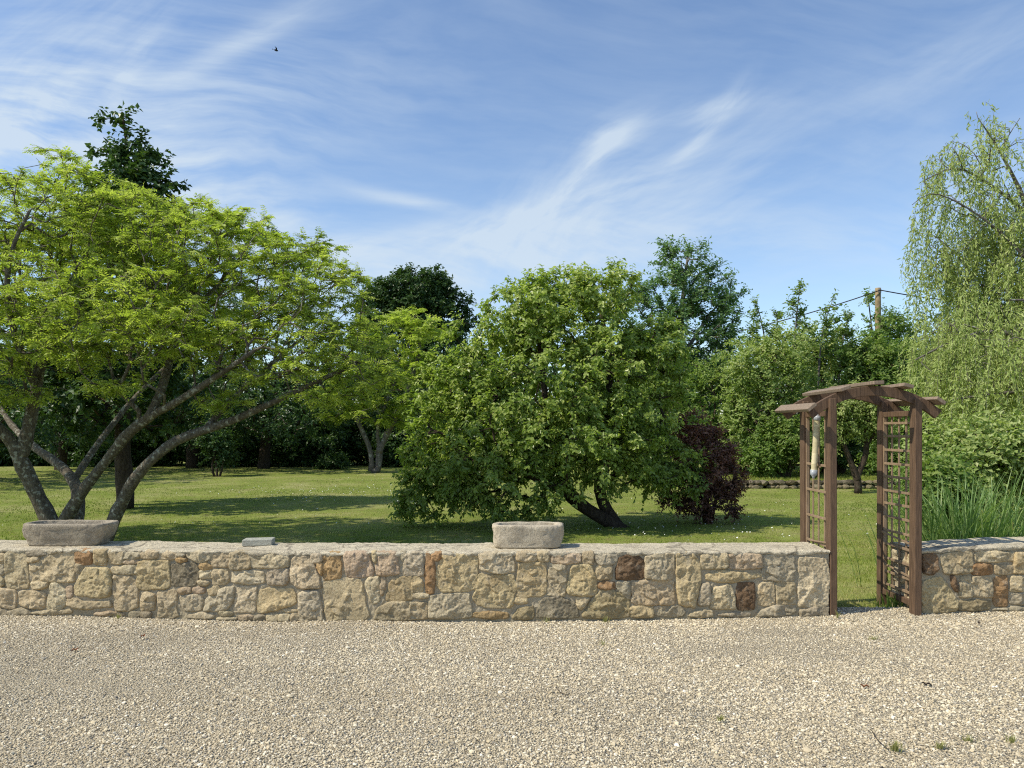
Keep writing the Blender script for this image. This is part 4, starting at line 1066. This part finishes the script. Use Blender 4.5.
# right hand background
R1 = 29
limbs = [(line([(682, 492), (681, 430), (680, 360), (682, 300), (688, 255)], R1), .22, .04), (line([(680, 380), (660, 345), (648, 320)], R1), .09, .03), (line([(681, 360), (705, 320), (722, 300)], R1), .09, .03)]
bl = px_blobs([(685, 268, 32, 20), (672, 300, 36, 28), (706, 295, 30, 26), (655, 335, 32, 36), (725, 325, 22, 20), (690, 345, 48, 36), (735, 300, 8, 8), (672, 250, 12, 8), (700, 385, 50, 28), (640, 290, 12, 16), (650, 385, 40, 40)], R1)
build_tree('leafy_tree', 'tall blue-green tree with upswept twigs behind the purple shrub', 'tree', at(682, 492, R1), limbs, bl, 480, L_BLUE, B_GREY, seed=80, shell=.35, twigs=6, tw_len=(.35, .75), per=9, L=(.10, .17), wr=.5, up=.5, out=.6, rnd=.45, twig_mesh=True, seg=.6, tip_r=.010)
bgR = [
 ('mid green shrub behind the purple shrub', 27, (715, 480), [(715, 410, 45, 50), (700, 445, 40, 26), (740, 440, 30, 30)], L_MID, 330, .11),
 ('tall pale green shrub left of the arch', 25.5, (775, 478), [(770, 385, 46, 48), (755, 420, 45, 40), (800, 410, 35, 45), (785, 350, 28, 26), (750, 365, 30, 26)], L_PALE, 420, .10),
 ('shadowy round bush low behind the left trellis', 24.6, (785, 478), [(790, 445, 34, 26), (765, 455, 25, 18)], L_MID, 200, .10),
 ('light green shrub rising right behind the arch roof', 29, (835, 470), [(835, 375, 42, 40), (815, 345, 26, 26), (850, 410, 40, 36)], L_PALE, 330, .12),
 ('green shrub at the foot of the wooden pole', 28, (890, 472), [(885, 382, 40, 38), (866, 360, 26, 20), (900, 410, 36, 40), (905, 358, 22, 18)], L_MID, 330, .12),
 ('dark leafy bush behind the right trellis', 23.5, (905, 478), [(905, 430, 32, 36), (925, 400, 26, 36), (890, 455, 24, 16)], L_MID, 260, .10),
 ('dark green bush beyond the passage behind the small forked tree', 26.5, (840, 472), [(840, 440, 42, 26), (870, 445, 30, 24), (820, 450, 25, 18)], L_DARK, 240, .11),
 ('dense green shrub hidden beneath the tall blue-green tree', 26.5, (655, 482), [(650, 420, 46, 46), (660, 455, 40, 22), (625, 430, 40, 40)], L_MID, 240, .11),
 ('distant dark tree in the gap between pole and willow', 44, (915, 462), [(915, 365, 34, 34), (930, 340, 26, 26), (900, 400, 40, 40)], L_DARK, 200, .15),
 ('background tree between the tall tree and the pole', 38, (745, 464), [(745, 370, 50, 38), (720, 400, 50, 40), (790, 380, 45, 40), (830, 390, 40, 40)], L_BLUE, 330, .14),
]
for i, (lab, D, bp, bls, lm, n, ls) in enumerate(bgR):
    shrub('shrub' if D < 30 else 'leafy_tree', lab, D, bp, bls, lm, n, ls, 90 + i, cat='shrub' if D < 30 else 'tree', r0=.09)
# saplings with sparse upright shoots
D0 = 27
sap = [[(790, 470), (792, 380), (796, 320), (800, 288)], [(770, 470), (768, 380), (764, 330), (757, 305)], [(815, 470), (818, 380), (822, 330), (832, 302)], [(780, 470), (782, 390), (780, 340), (776, 312)], [(835, 470), (838, 390), (842, 340), (850, 312)]]
for i, s_ in enumerate(sap):
    tp = s_[-1]
    bl = px_blobs([(tp[0], tp[1] + 5, 5, 10), (tp[0] - 2, tp[1] + 25, 9, 14), (tp[0] + 2, tp[1] + 50, 14, 16)], D0 + .3 * i)
    labs = ['tallest of the thin upright saplings left of the pole', 'leftmost thin sapling, leaning left beneath the overhead wire', 'thin sapling leaning right over the arch roof', 'short thin sapling between the two leftmost shoots', 'thin sapling nearest the wooden pole, leaning right']
    build_tree('sapling', labs[i], 'sapling', at(s_[0][0], s_[0][1], D0 + .3 * i), [(line(s_, D0 + .3 * i), .05, .012)], bl, 34, L_MID, B_GREY, group='upright saplings behind the arch', seed=110 + i, shell=.1, twigs=4, tw_len=(.25, .5), per=7, L=(.10, .16), wr=.5, up=.7, out=.4, rnd=.4, seg=.4, tip_r=.008)

# small forked tree beyond the passage
D0 = 21.5
limbs = [(line([(858, 494), (858, 480), (853, 468), (846, 450), (840, 435), (836, 420)], D0), .11, .03), (line([(857, 478), (864, 462), (867, 445), (866, 425), (872, 405)], D0), .075, .025), (line([(867, 445), (880, 425), (888, 410)], D0), .04, .02)]
bl = px_blobs([(855, 420, 30, 18), (838, 410, 22, 20), (876, 415, 20, 18), (862, 398, 24, 14), (885, 440, 12, 16), (832, 440, 12, 10)], D0)
build_tree('forked_tree', 'small dark-stemmed forked tree seen through the arch', 'tree', at(858, 494, D0), limbs, bl, 260, L_PALE, B_BROWN, seed=131, shell=.3, twigs=5, tw_len=(.18, .4), per=7, L=(.06, .10), wr=.55, up=.1, out=.4, rnd=.7, droop_leaf=.5, seg=.35, tip_r=.008, tint_sh=.05)

# --- weeping willow
def willow():
    rng = np.random.default_rng(77); D0 = 15.5
    base = at(1075, 517, D0); root = empty('willow_tree', base); tag(root, 'weeping willow with hanging pale foliage at the right edge', 'tree')
    limbs = [(line([(1075, 520), (1072, 440), (1060, 360), (1045, 280), (1030, 210), (1000, 150), (978, 118)], D0), .17, .008),
             (line([(1060, 360), (1020, 335), (985, 330), (950, 342), (915, 360)], D0 - 1.2), .06, .012),
             (line([(1045, 280), (1005, 235), (965, 205), (930, 190), (912, 205)], D0 - .6), .038, .006), (line([(1030, 215), (985, 180), (955, 165), (925, 180)], D0), .03, .005),
             (line([(1050, 300), (1010, 285), (965, 275), (935, 290)], D0 + .8), .06, .012), (line([(1072, 400), (1030, 390), (985, 395), (950, 400)], D0 - 2.0), .05, .012),
             (line([(1045, 280), (1075, 200), (1090, 160)], D0), .08, .02), (line([(1075, 330), (1130, 260), (1180, 250)], D0), .08, .02), (line([(1072, 400), (1060, 330), (1040, 300), (1010, 300)], D0 - 2.4), .07, .015),
             (line([(1000, 150), (1015, 125), (1020, 118)], D0), .014, .005), (line([(1075, 430), (1040, 350), (1000, 330), (960, 335)], D0 + 2.2), .07, .02)]
    T, O = blob_targets(px_blobs([(934, 205, 18, 34), (930, 262, 14, 24), (985, 125, 24, 14), (955, 150, 20, 14), (985, 150, 40, 26), (940, 178, 18, 20), (975, 205, 48, 30), (1020, 220, 60, 60), (945, 260, 26, 30), (990, 280, 50, 46), (1060, 260, 80, 80), (960, 330, 44, 26, -1), (1010, 345, 60, 40, -1.5), (985, 370, 45, 22, -2), (945, 375, 26, 20, -1), (1100, 330, 80, 60), (1000, 330, 60, 40, 1.5), (930, 345, 22, 14, 0)], D0), 600, rng, .3)
    AP, rad, chains, tdir = skeleton(limbs, T, rng, .35, tip_r=.006)
    mb = MB()
    for i, ch in enumerate(chains):
        r = rad[ch].copy()
        if i >= len(limbs): r[0] = min(r[0], r[1] * 1.15)
        tube(mb, AP[ch], r, 9 if r.max() > .04 else 5, cap=False, noise=.12 if r.max() > .05 else 0, seed=i)
    # hanging strands
    P_, D_, N_, L_, tn = [], [], [], [], []
    for ti, t in enumerate(T):
        pyy = HOR - (t[2] - CAM_H) / t[1] * F_PX
        hang = np.interp(pyy, [110, 200, 300, 400], [.38, .65, 1.15, 1.1])
        o = O[ti].copy(); o[2] = 0
        for s in range(4 if pyy > 250 else 3):
            ln = hang * rng.uniform(.35, 1.35); st = t + rng.normal(0, .13, 3)
            az = rng.uniform(0, 6.283); hd = norm(np.array([math.cos(az), math.sin(az), 0]) * .6 + o * .6)
            m = max(6, int(ln / .038)); u = np.linspace(0, 1, m)[:, None]
            reach = rng.uniform(.1, .45) * min(ln, .9)
            wob = rng.normal(0, .012, (m, 3)); wob = np.cumsum(wob, 0) * .35
            pts = st + hd * reach * (1 - (1 - u) ** 2.2) + np.array([0, 0, -1.0]) * ln * u ** 1.25 + wob
            pts[:, 2] = np.maximum(pts[:, 2], .5)
            tube(mb, pts[::3] if m > 8 else pts, .0028, 3, cap=False)
            for rep in range(2):
                dd = norm(rng.normal(0, .7, (m, 3)) + np.array([0, 0, -.9]) + hd * .3)
                P_.append(pts + rng.normal(0, .028, (m, 3))); D_.append(dd); N_.append(norm(rng.normal(0, .6, (m, 3)) + np.array([-.4, -.5, .5])))
                L_.append(rng.uniform(.06, .12, m)); tn.append(np.clip(rng.normal(.5, .14) + rng.normal(0, .12, m), 0, 1))
    mb.build('trunk', B_GREY, root, smooth=True)
    P_ = np.concatenate(P_); L_ = np.concatenate(L_)
    V, Fc = leaf_arrays(P_, np.concatenate(D_), np.concatenate(N_), L_, L_ * .27, .15)
    mesh_np('crown', V, [Fc], L_WILL, root, attrs={'tint': np.repeat(np.concatenate(tn), 4)})
willow()

# --- planting behind the right-hand wall
shrub('bramble_shrub', 'pale leafy bramble shrub between willow and tall grass', 11.8, (960, 540), [(965, 455, 45, 26), (935, 470, 26, 28), (1000, 450, 45, 26), (1040, 460, 45, 40), (925, 500, 20, 22), (960, 490, 45, 28)], L_PALE, 430, .085, 141, twig_mesh=True, tip_r=.005, wr=.65)
shrub('leafy_shrub', 'bright green leafy shrub beside the right arch post', 10.2, (938, 548), [(935, 485, 18, 16), (930, 510, 16, 14), (948, 500, 18, 16)], L_MID, 130, .075, 142, twig_mesh=True, tip_r=.004)

def reeds(name, label, c, n, Lm, spread, rng, mat, wd=.016):
    root_P = np.asarray(c, float)
    V, Fs, tn = [], [], []; b = 0; K = 9
    for i in range(n):
        r = np.abs(rng.normal(0, 1)) * spread * .5; az = rng.uniform(0, 6.283)
        p0 = root_P + np.array([math.cos(az) * r * 1.25, math.sin(az) * r * .7, 0])
        a2 = az + rng.normal(0, .8); hd = np.array([math.cos(a2), math.sin(a2), 0])
        L = Lm * rng.uniform(.55, 1.15); be = rng.uniform(.2, .95) ** 1.2
        u = np.linspace(0, 1, K)
        ang = R(rng.uniform(2, 16)) + be * 1.7 * u ** 1.6
        dl = L / (K - 1)
        h = np.concatenate([[0], np.cumsum(np.sin(ang[:-1]) * dl)]); z = np.concatenate([[0], np.cumsum(np.cos(ang[:-1]) * dl)])
        pts = p0 + hd * h[:, None] + np.array([0, 0, 1]) * z[:, None]
        sd = np.array([-hd[1], hd[0], 0]); w = wd * rng.uniform(.6, 1.2) * np.array([.8, 1, 1, 1, .95, .85, .7, .45, .05])
        nn = np.stack([-np.cos(ang), np.sin(ang)], 1)
        keel = hd * (nn[:, :1] * -w[:, None] * .18)
        Vb = np.stack([pts - sd * w[:, None] * .5, pts + keel, pts + sd * w[:, None] * .5], 1).reshape(-1, 3)
        V.append(Vb)
        for k_ in range(K - 1):
            q = b + k_ * 3
            Fs += [[q, q + 1, q + 4, q + 3], [q + 1, q + 2, q + 5, q + 4]]
        b += 3 * K; tn.append(np.full(3 * K, np.clip(rng.normal(.5, .2), 0, 1)))
    o = mesh_np(name, np.concatenate(V), [np.array(Fs)], mat, None, smooth=False, attrs={'tint': np.concatenate(tn)})
    return o
rg = np.random.default_rng(9)
o = reeds('ornamental_grass', '', (4.95, 8.35, -.08), 520, 1.28, .75, rg, L_REED)
tag(o, 'tall arching clump of grassy leaves behind the right-hand wall', 'ornamental grass')
o = reeds('ornamental_grass', '', (6.25, 8.6, -.08), 360, 1.15, .8, rg, L_REED)
tag(o, 'second grassy clump cut off by the right edge of the photo', 'ornamental grass')
# weeds at the foot of the right trellis
o = reeds('weed_tuft', '', (3.60, 7.22, -.03), 60, .17, .22, rg, L_MID, .012)
tag(o, 'weedy green tuft at the foot of the right trellis', 'weed')
L_TUFT = leaf_mat('leaf_tuft', (.20, .22, .08), (.34, .34, .13), (.52, .48, .24), .35, .5, .2)
# grassy tufts growing through the gravel
for i, (px, py, n_, h_, lab) in enumerate([(895, 751, 70, .055, 'largest yellow-green tuft growing in the gravel near the front'), (940, 749, 40, .04, 'dark green tuft in the gravel right of the largest tuft'), (968, 742, 36, .04, 'pale tuft in the gravel, second from the right edge'), (1012, 743, 36, .04, 'straw-coloured tuft in the gravel at the right edge'),
                                            (720, 721, 34, .035, 'small green tuft in the middle of the right-hand gravel'), (603, 645, 18, .04, 'tiny weed in the gravel close to the wall'), (606, 622.5, 26, .06, 'small weed at the foot of the wall below the pale trough, right of it'), (546, 622.5, 18, .05, 'small weed at the foot of the wall under the pale trough'), (118, 618.5, 22, .05, 'small weed at the foot of the wall below the dark trough'), (838, 618, 26, .07, 'small weed at the foot of the left arch post'), (873, 640, 30, .03, 'faint grassy patch on the gravel before the passage')]):
    D = CAM_H * F_PX / (py - HOR)
    o = reeds('grass_tuft', '', (*at(px, py, D)[:2], .003), n_, h_, .032, rg, L_TUFT, .004)
    tag(o, lab, 'grass tuft', 'tufts in the gravel')

# fallen leaf, twigs on the gravel
def debris():
    k = NT('dead_leaf'); M = k.done(k.principled(k.ramp(k.noise(k.geo(), 90, 3), [(.3, (.02, .016, .014)), (.7, (.07, .045, .03))]), .6))
    k = NT('rusty_leaf'); M2 = k.done(k.principled(k.ramp(k.noise(k.geo(), 90, 3), [(.3, (.16, .06, .03)), (.7, (.3, .13, .06))]), .7))
    for px, py, L, m, lab in [(927, 688, .055, M, 'dark curled leaf lying on the right-hand gravel'), (979, 626, .045, M, 'small dark leaf on the gravel below the right wall'), (143, 639, .045, M2, 'rusty brown leaf on the gravel below the dark trough'), (75, 653, .045, M2, 'reddish leaf on the left-hand gravel'), (865, 690, .05, M2, 'brown leaf on the gravel left of the dark curled leaf'), (352, 690, .05, M2, 'reddish fallen leaf on the middle gravel')][:5]:
        D = CAM_H * F_PX / (py - HOR); p = at(px, py, D); p[2] = .016
        rr = np.random.default_rng(int(px)); a = rr.uniform(0, 3.1)
        u = np.linspace(0, 1, 8); w = .5 * np.sin(u * math.pi) ** .8 * .5 * L; w[0] = .002; w[-1] = .001
        d = np.array([math.cos(a), math.sin(a), 0]); s = np.array([-math.sin(a), math.cos(a), 0])
        c = p + d * ((u - .5) * L)[:, None] + np.array([0, 0, 1]) * (.012 * np.sin(u * 5) ** 2)[:, None]
        V = np.stack([c - s * w[:, None] + np.array([0, 0, .008]), c, c + s * w[:, None] + np.array([0, 0, .010])], 1).reshape(-1, 3)
        Fq = [[i * 3 + j, i * 3 + j + 1, i * 3 + 4 + j, i * 3 + 3 + j] for i in range(7) for j in (0, 1)]
        tag(mesh_np('fallen_leaf', V, [np.array(Fq)], m, smooth=True), lab, 'leaf', 'fallen leaves on the gravel')
    for pts, lab in [([(872, 733), (876, 742), (884, 748), (889, 753)], 'thin curved twig beside the largest tuft in the gravel'), ([(556, 690), (562, 697), (570, 696)], 'short bent twig on the middle gravel')]:
        q = []
        for px, py in pts:
            D = CAM_H * F_PX / (py - HOR); p = at(px, py, D); p[2] = .016 + .004 * math.sin(px); q.append(p)
        mb = MB(); tube(mb, smooth_line(q), [.0022] * len(smooth_line(q)), 6); tag(mb.build('twig', B_BROWN, smooth=True), lab, 'twig', 'twigs on the gravel')
debris()

# ------------------------------------------------------------------ low stone edging of the far terrace
def edging():
    root = empty('stone_edging', at(800, 490, 23) * np.array([1, 1, 0])); tag(root, 'low rough stone edging of the raised lawn beyond the arch', 'stone edging')
    rng = np.random.default_rng(19); mb = MB()
    V0, F0 = None, None
    bm = bmesh.new(); bmesh.ops.create_icosphere(bm, subdivisions=2, radius=1); bm.verts.ensure_lookup_table()
    V0 = np.array([v.co[:] for v in bm.verts]); F0 = np.array([[v.index for v in f.verts] for f in bm.faces]); bm.free()
    x = 5.3
    while x < 16:
        for row in range(2):
            w = rng.uniform(.14, .3); P = V0 * np.array([w * .62, .15, .085]) * rng.uniform(.8, 1.15, 3)
            P = P * (1 + .25 * fbm(V0 * 1.7 + x * 3 + row, 3, 2)[:, None])
            c = np.array([x + rng.uniform(-.05, .05), 23.1 + rng.uniform(-.04, .06) + .06 * (x - 9) * .2, -.06 + row * .13])
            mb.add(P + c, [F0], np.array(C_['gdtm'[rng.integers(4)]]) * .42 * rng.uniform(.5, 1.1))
        x += w * rng.uniform(.8, 1.25)
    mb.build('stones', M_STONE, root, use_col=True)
    V, Fq = grid(np.linspace(5.2, 30, 60), np.linspace(23.2, 40, 30), lambda x, y: .13 + .03 * fbm(np.stack([x * .4, y * .4, x * 0], 1), 8, 2))
    tag(mesh_np('upper_lawn', V, [Fq], M_LAWN, smooth=True), kind='structure')
    n = 30000; x = rng.uniform(5.2, 22, n); y = rng.uniform(23.15, 29, n)
    Vb, Fb = blades(np.stack([x, y, np.full(n, .12)], 1), rng.uniform(.04, .12, n), np.full(n, .02), rng)
    o = mesh_np('grass', Vb, [Fb], M_GRASS, attrs={'tint': np.repeat(np.clip(rng.normal(.45, .15, n), 0, 1), 3)})
    tag(o, 'longer grass on the raised strip beyond the stone edging', 'grass', kind='stuff')
edging()

# ------------------------------------------------------------------ far woodland that closes the horizon
def woodland():
    rng = np.random.default_rng(55); n = 26000
    th = rng.uniform(-1.15, 1.15, n); rr = rng.uniform(54, 62, n)
    x = np.sin(th) * rr; y = np.cos(th) * rr
    h = 6.2 + 1.6 * vnoise(np.stack([th * 9, th * 0, th * 0], 1), 4)
    z = -.3 + h * rng.uniform(0, 1, n) ** .8
    P = np.stack([x, y, z], 1) + rng.normal(0, .5, (n, 3))
    V, Fc = leaf_arrays(P, norm(rng.normal(size=(n, 3))), norm(rng.normal(size=(n, 3)) + np.array([0, -.3, 1])), rng.uniform(.4, .8, n), rng.uniform(.3, .5, n))
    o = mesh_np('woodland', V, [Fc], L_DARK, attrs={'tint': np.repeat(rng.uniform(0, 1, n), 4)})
    tag(o, 'far dark woodland behind the garden trees', 'woodland', kind='stuff')
woodland()

# ------------------------------------------------------------------ pole, wires, bird
def pole():
    D = 30.5; b = at(878, 474, D); t = at(878, 288, D)
    root = empty('utility_pole', (b[0], D, 0)); tag(root, 'pale wooden utility pole rising above the shrubs', 'pole')
    k = NT('pole_wood'); M = k.done(k.principled(k.ramp(k.noise(k.geo(), 9, 5), [(.3, (.20, .145, .07)), (.7, (.36, .27, .15))]), .85))
    mb = MB(); z = np.linspace(-.3, t[2], 14); tube(mb, np.stack([np.full(14, b[0]), np.full(14, D), z], 1), np.linspace(.14, .105, 14), 16); mb.build('shaft', M, root, smooth=True)
    k = NT('steel'); M2 = k.done(k.principled((.15, .15, .15), .5))
    mb = MB(); box(mb, (b[0], D - .15, t[2] - .14), (.08, .10, .16), None, .01); mb.build('bracket', M2, root)
    k = NT('cable_black'); M3 = k.done(k.principled((.02, .02, .022), .6))
    att = np.array([b[0], D - .2, t[2] - .12])
    for end, sag, lab in ((at(560, 352, 36), .6, 'black overhead wire sagging left from the pole'), (at(1120, 300, 29), .35, 'black overhead wire running right from the pole to the willow')):
        u = np.linspace(0, 1, 30)[:, None]; pts = att + (end - att) * u; pts[:, 2] -= (sag * 4 * u * (1 - u))[:, 0]
        mb = MB(); tube(mb, pts, .022, 6); tag(mb.build('overhead_wire', M3, smooth=True), lab, 'wire', 'overhead wires')
    # climbing leaves round the pole top
    shrub('climbing_tree', 'loose leafy twigs surrounding the pole top', D + .9, (884, 474), [(888, 325, 20, 20), (868, 297, 8, 5), (897, 332, 12, 16), (880, 352, 26, 18), (912, 345, 8, 8), (876, 338, 12, 14, -1.6), (884, 318, 8, 8, -1.5)], L_MID, 170, .12, 151, cat='tree', shell=.2, twigs=4)
pole()

def bird():
    c = at(276.2, 50.3, 32); V, Fs = [], []
    n = 12; m = 10; u = np.linspace(0, 1, n)
    r = .036 * np.sin(np.clip(u * 1.02, 0, 1) * math.pi) ** .7 + .004
    a = np.arange(m) / m * 2 * math.pi
    d = norm(np.array([.85, .3, -.15])); s = norm(np.cross(d, [0, 0, 1])); up = np.cross(s, d)
    ctr = c + d * ((u - .5) * .17)[:, None]
    body = ctr[:, None] + (s * np.cos(a)[:, None] + up * np.sin(a)[:, None])[None] * r[:, None, None]
    bm = bmesh.new(); vs = [[bm.verts.new(p) for p in row] for row in body]
    for i in range(n - 1):
        for j in range(m): bm.faces.new([vs[i][j], vs[i][(j + 1) % m], vs[i + 1][(j + 1) % m], vs[i + 1][j]])
    bm.faces.new(vs[0][::-1]); bm.faces.new(vs[-1])
    def wing(sg):
        j0 = 0 if sg > 0 else m // 2
        root = [vs[4][j0], vs[5][j0], vs[6][j0], vs[7][j0]]
        prev = root
        for f, b_, lift in ((.07, .0, .045), (.13, -.035, .07), (.19, -.085, .06)):
            row = []
            for q in range(4):
                w = (q / 3 - .5) * .09 * (1 - f * 4.2)
                p = c + s * sg * f + d * (w + b_ + .0) + up * lift
                row.append(bm.verts.new(p))
            for q in range(3): bm.faces.new([prev[q], prev[q + 1], row[q + 1], row[q]])
            prev = row
    wing(1); wing(-1)
    t0 = [bm.verts.new(ctr[0] - d * .08 + s * w) for w in (-.035, 0, .035)]
    bm.faces.new([vs[0][0], vs[0][2], t0[2]]); bm.faces.new([vs[0][2], vs[0][4], t0[1], t0[2]]); bm.faces.new([vs[0][4], t0[0], t0[1]])
    bm.normal_update(); me = bpy.data.meshes.new('bird'); bm.to_mesh(me); bm.free()
    k = NT('bird_plumage'); me.materials.append(k.done(k.principled((.012, .012, .016), .6)))
    o = bpy.data.objects.new('bird', me); COL.objects.link(o); tag(o, 'small black bird flying in the upper left sky', 'bird')
bird()
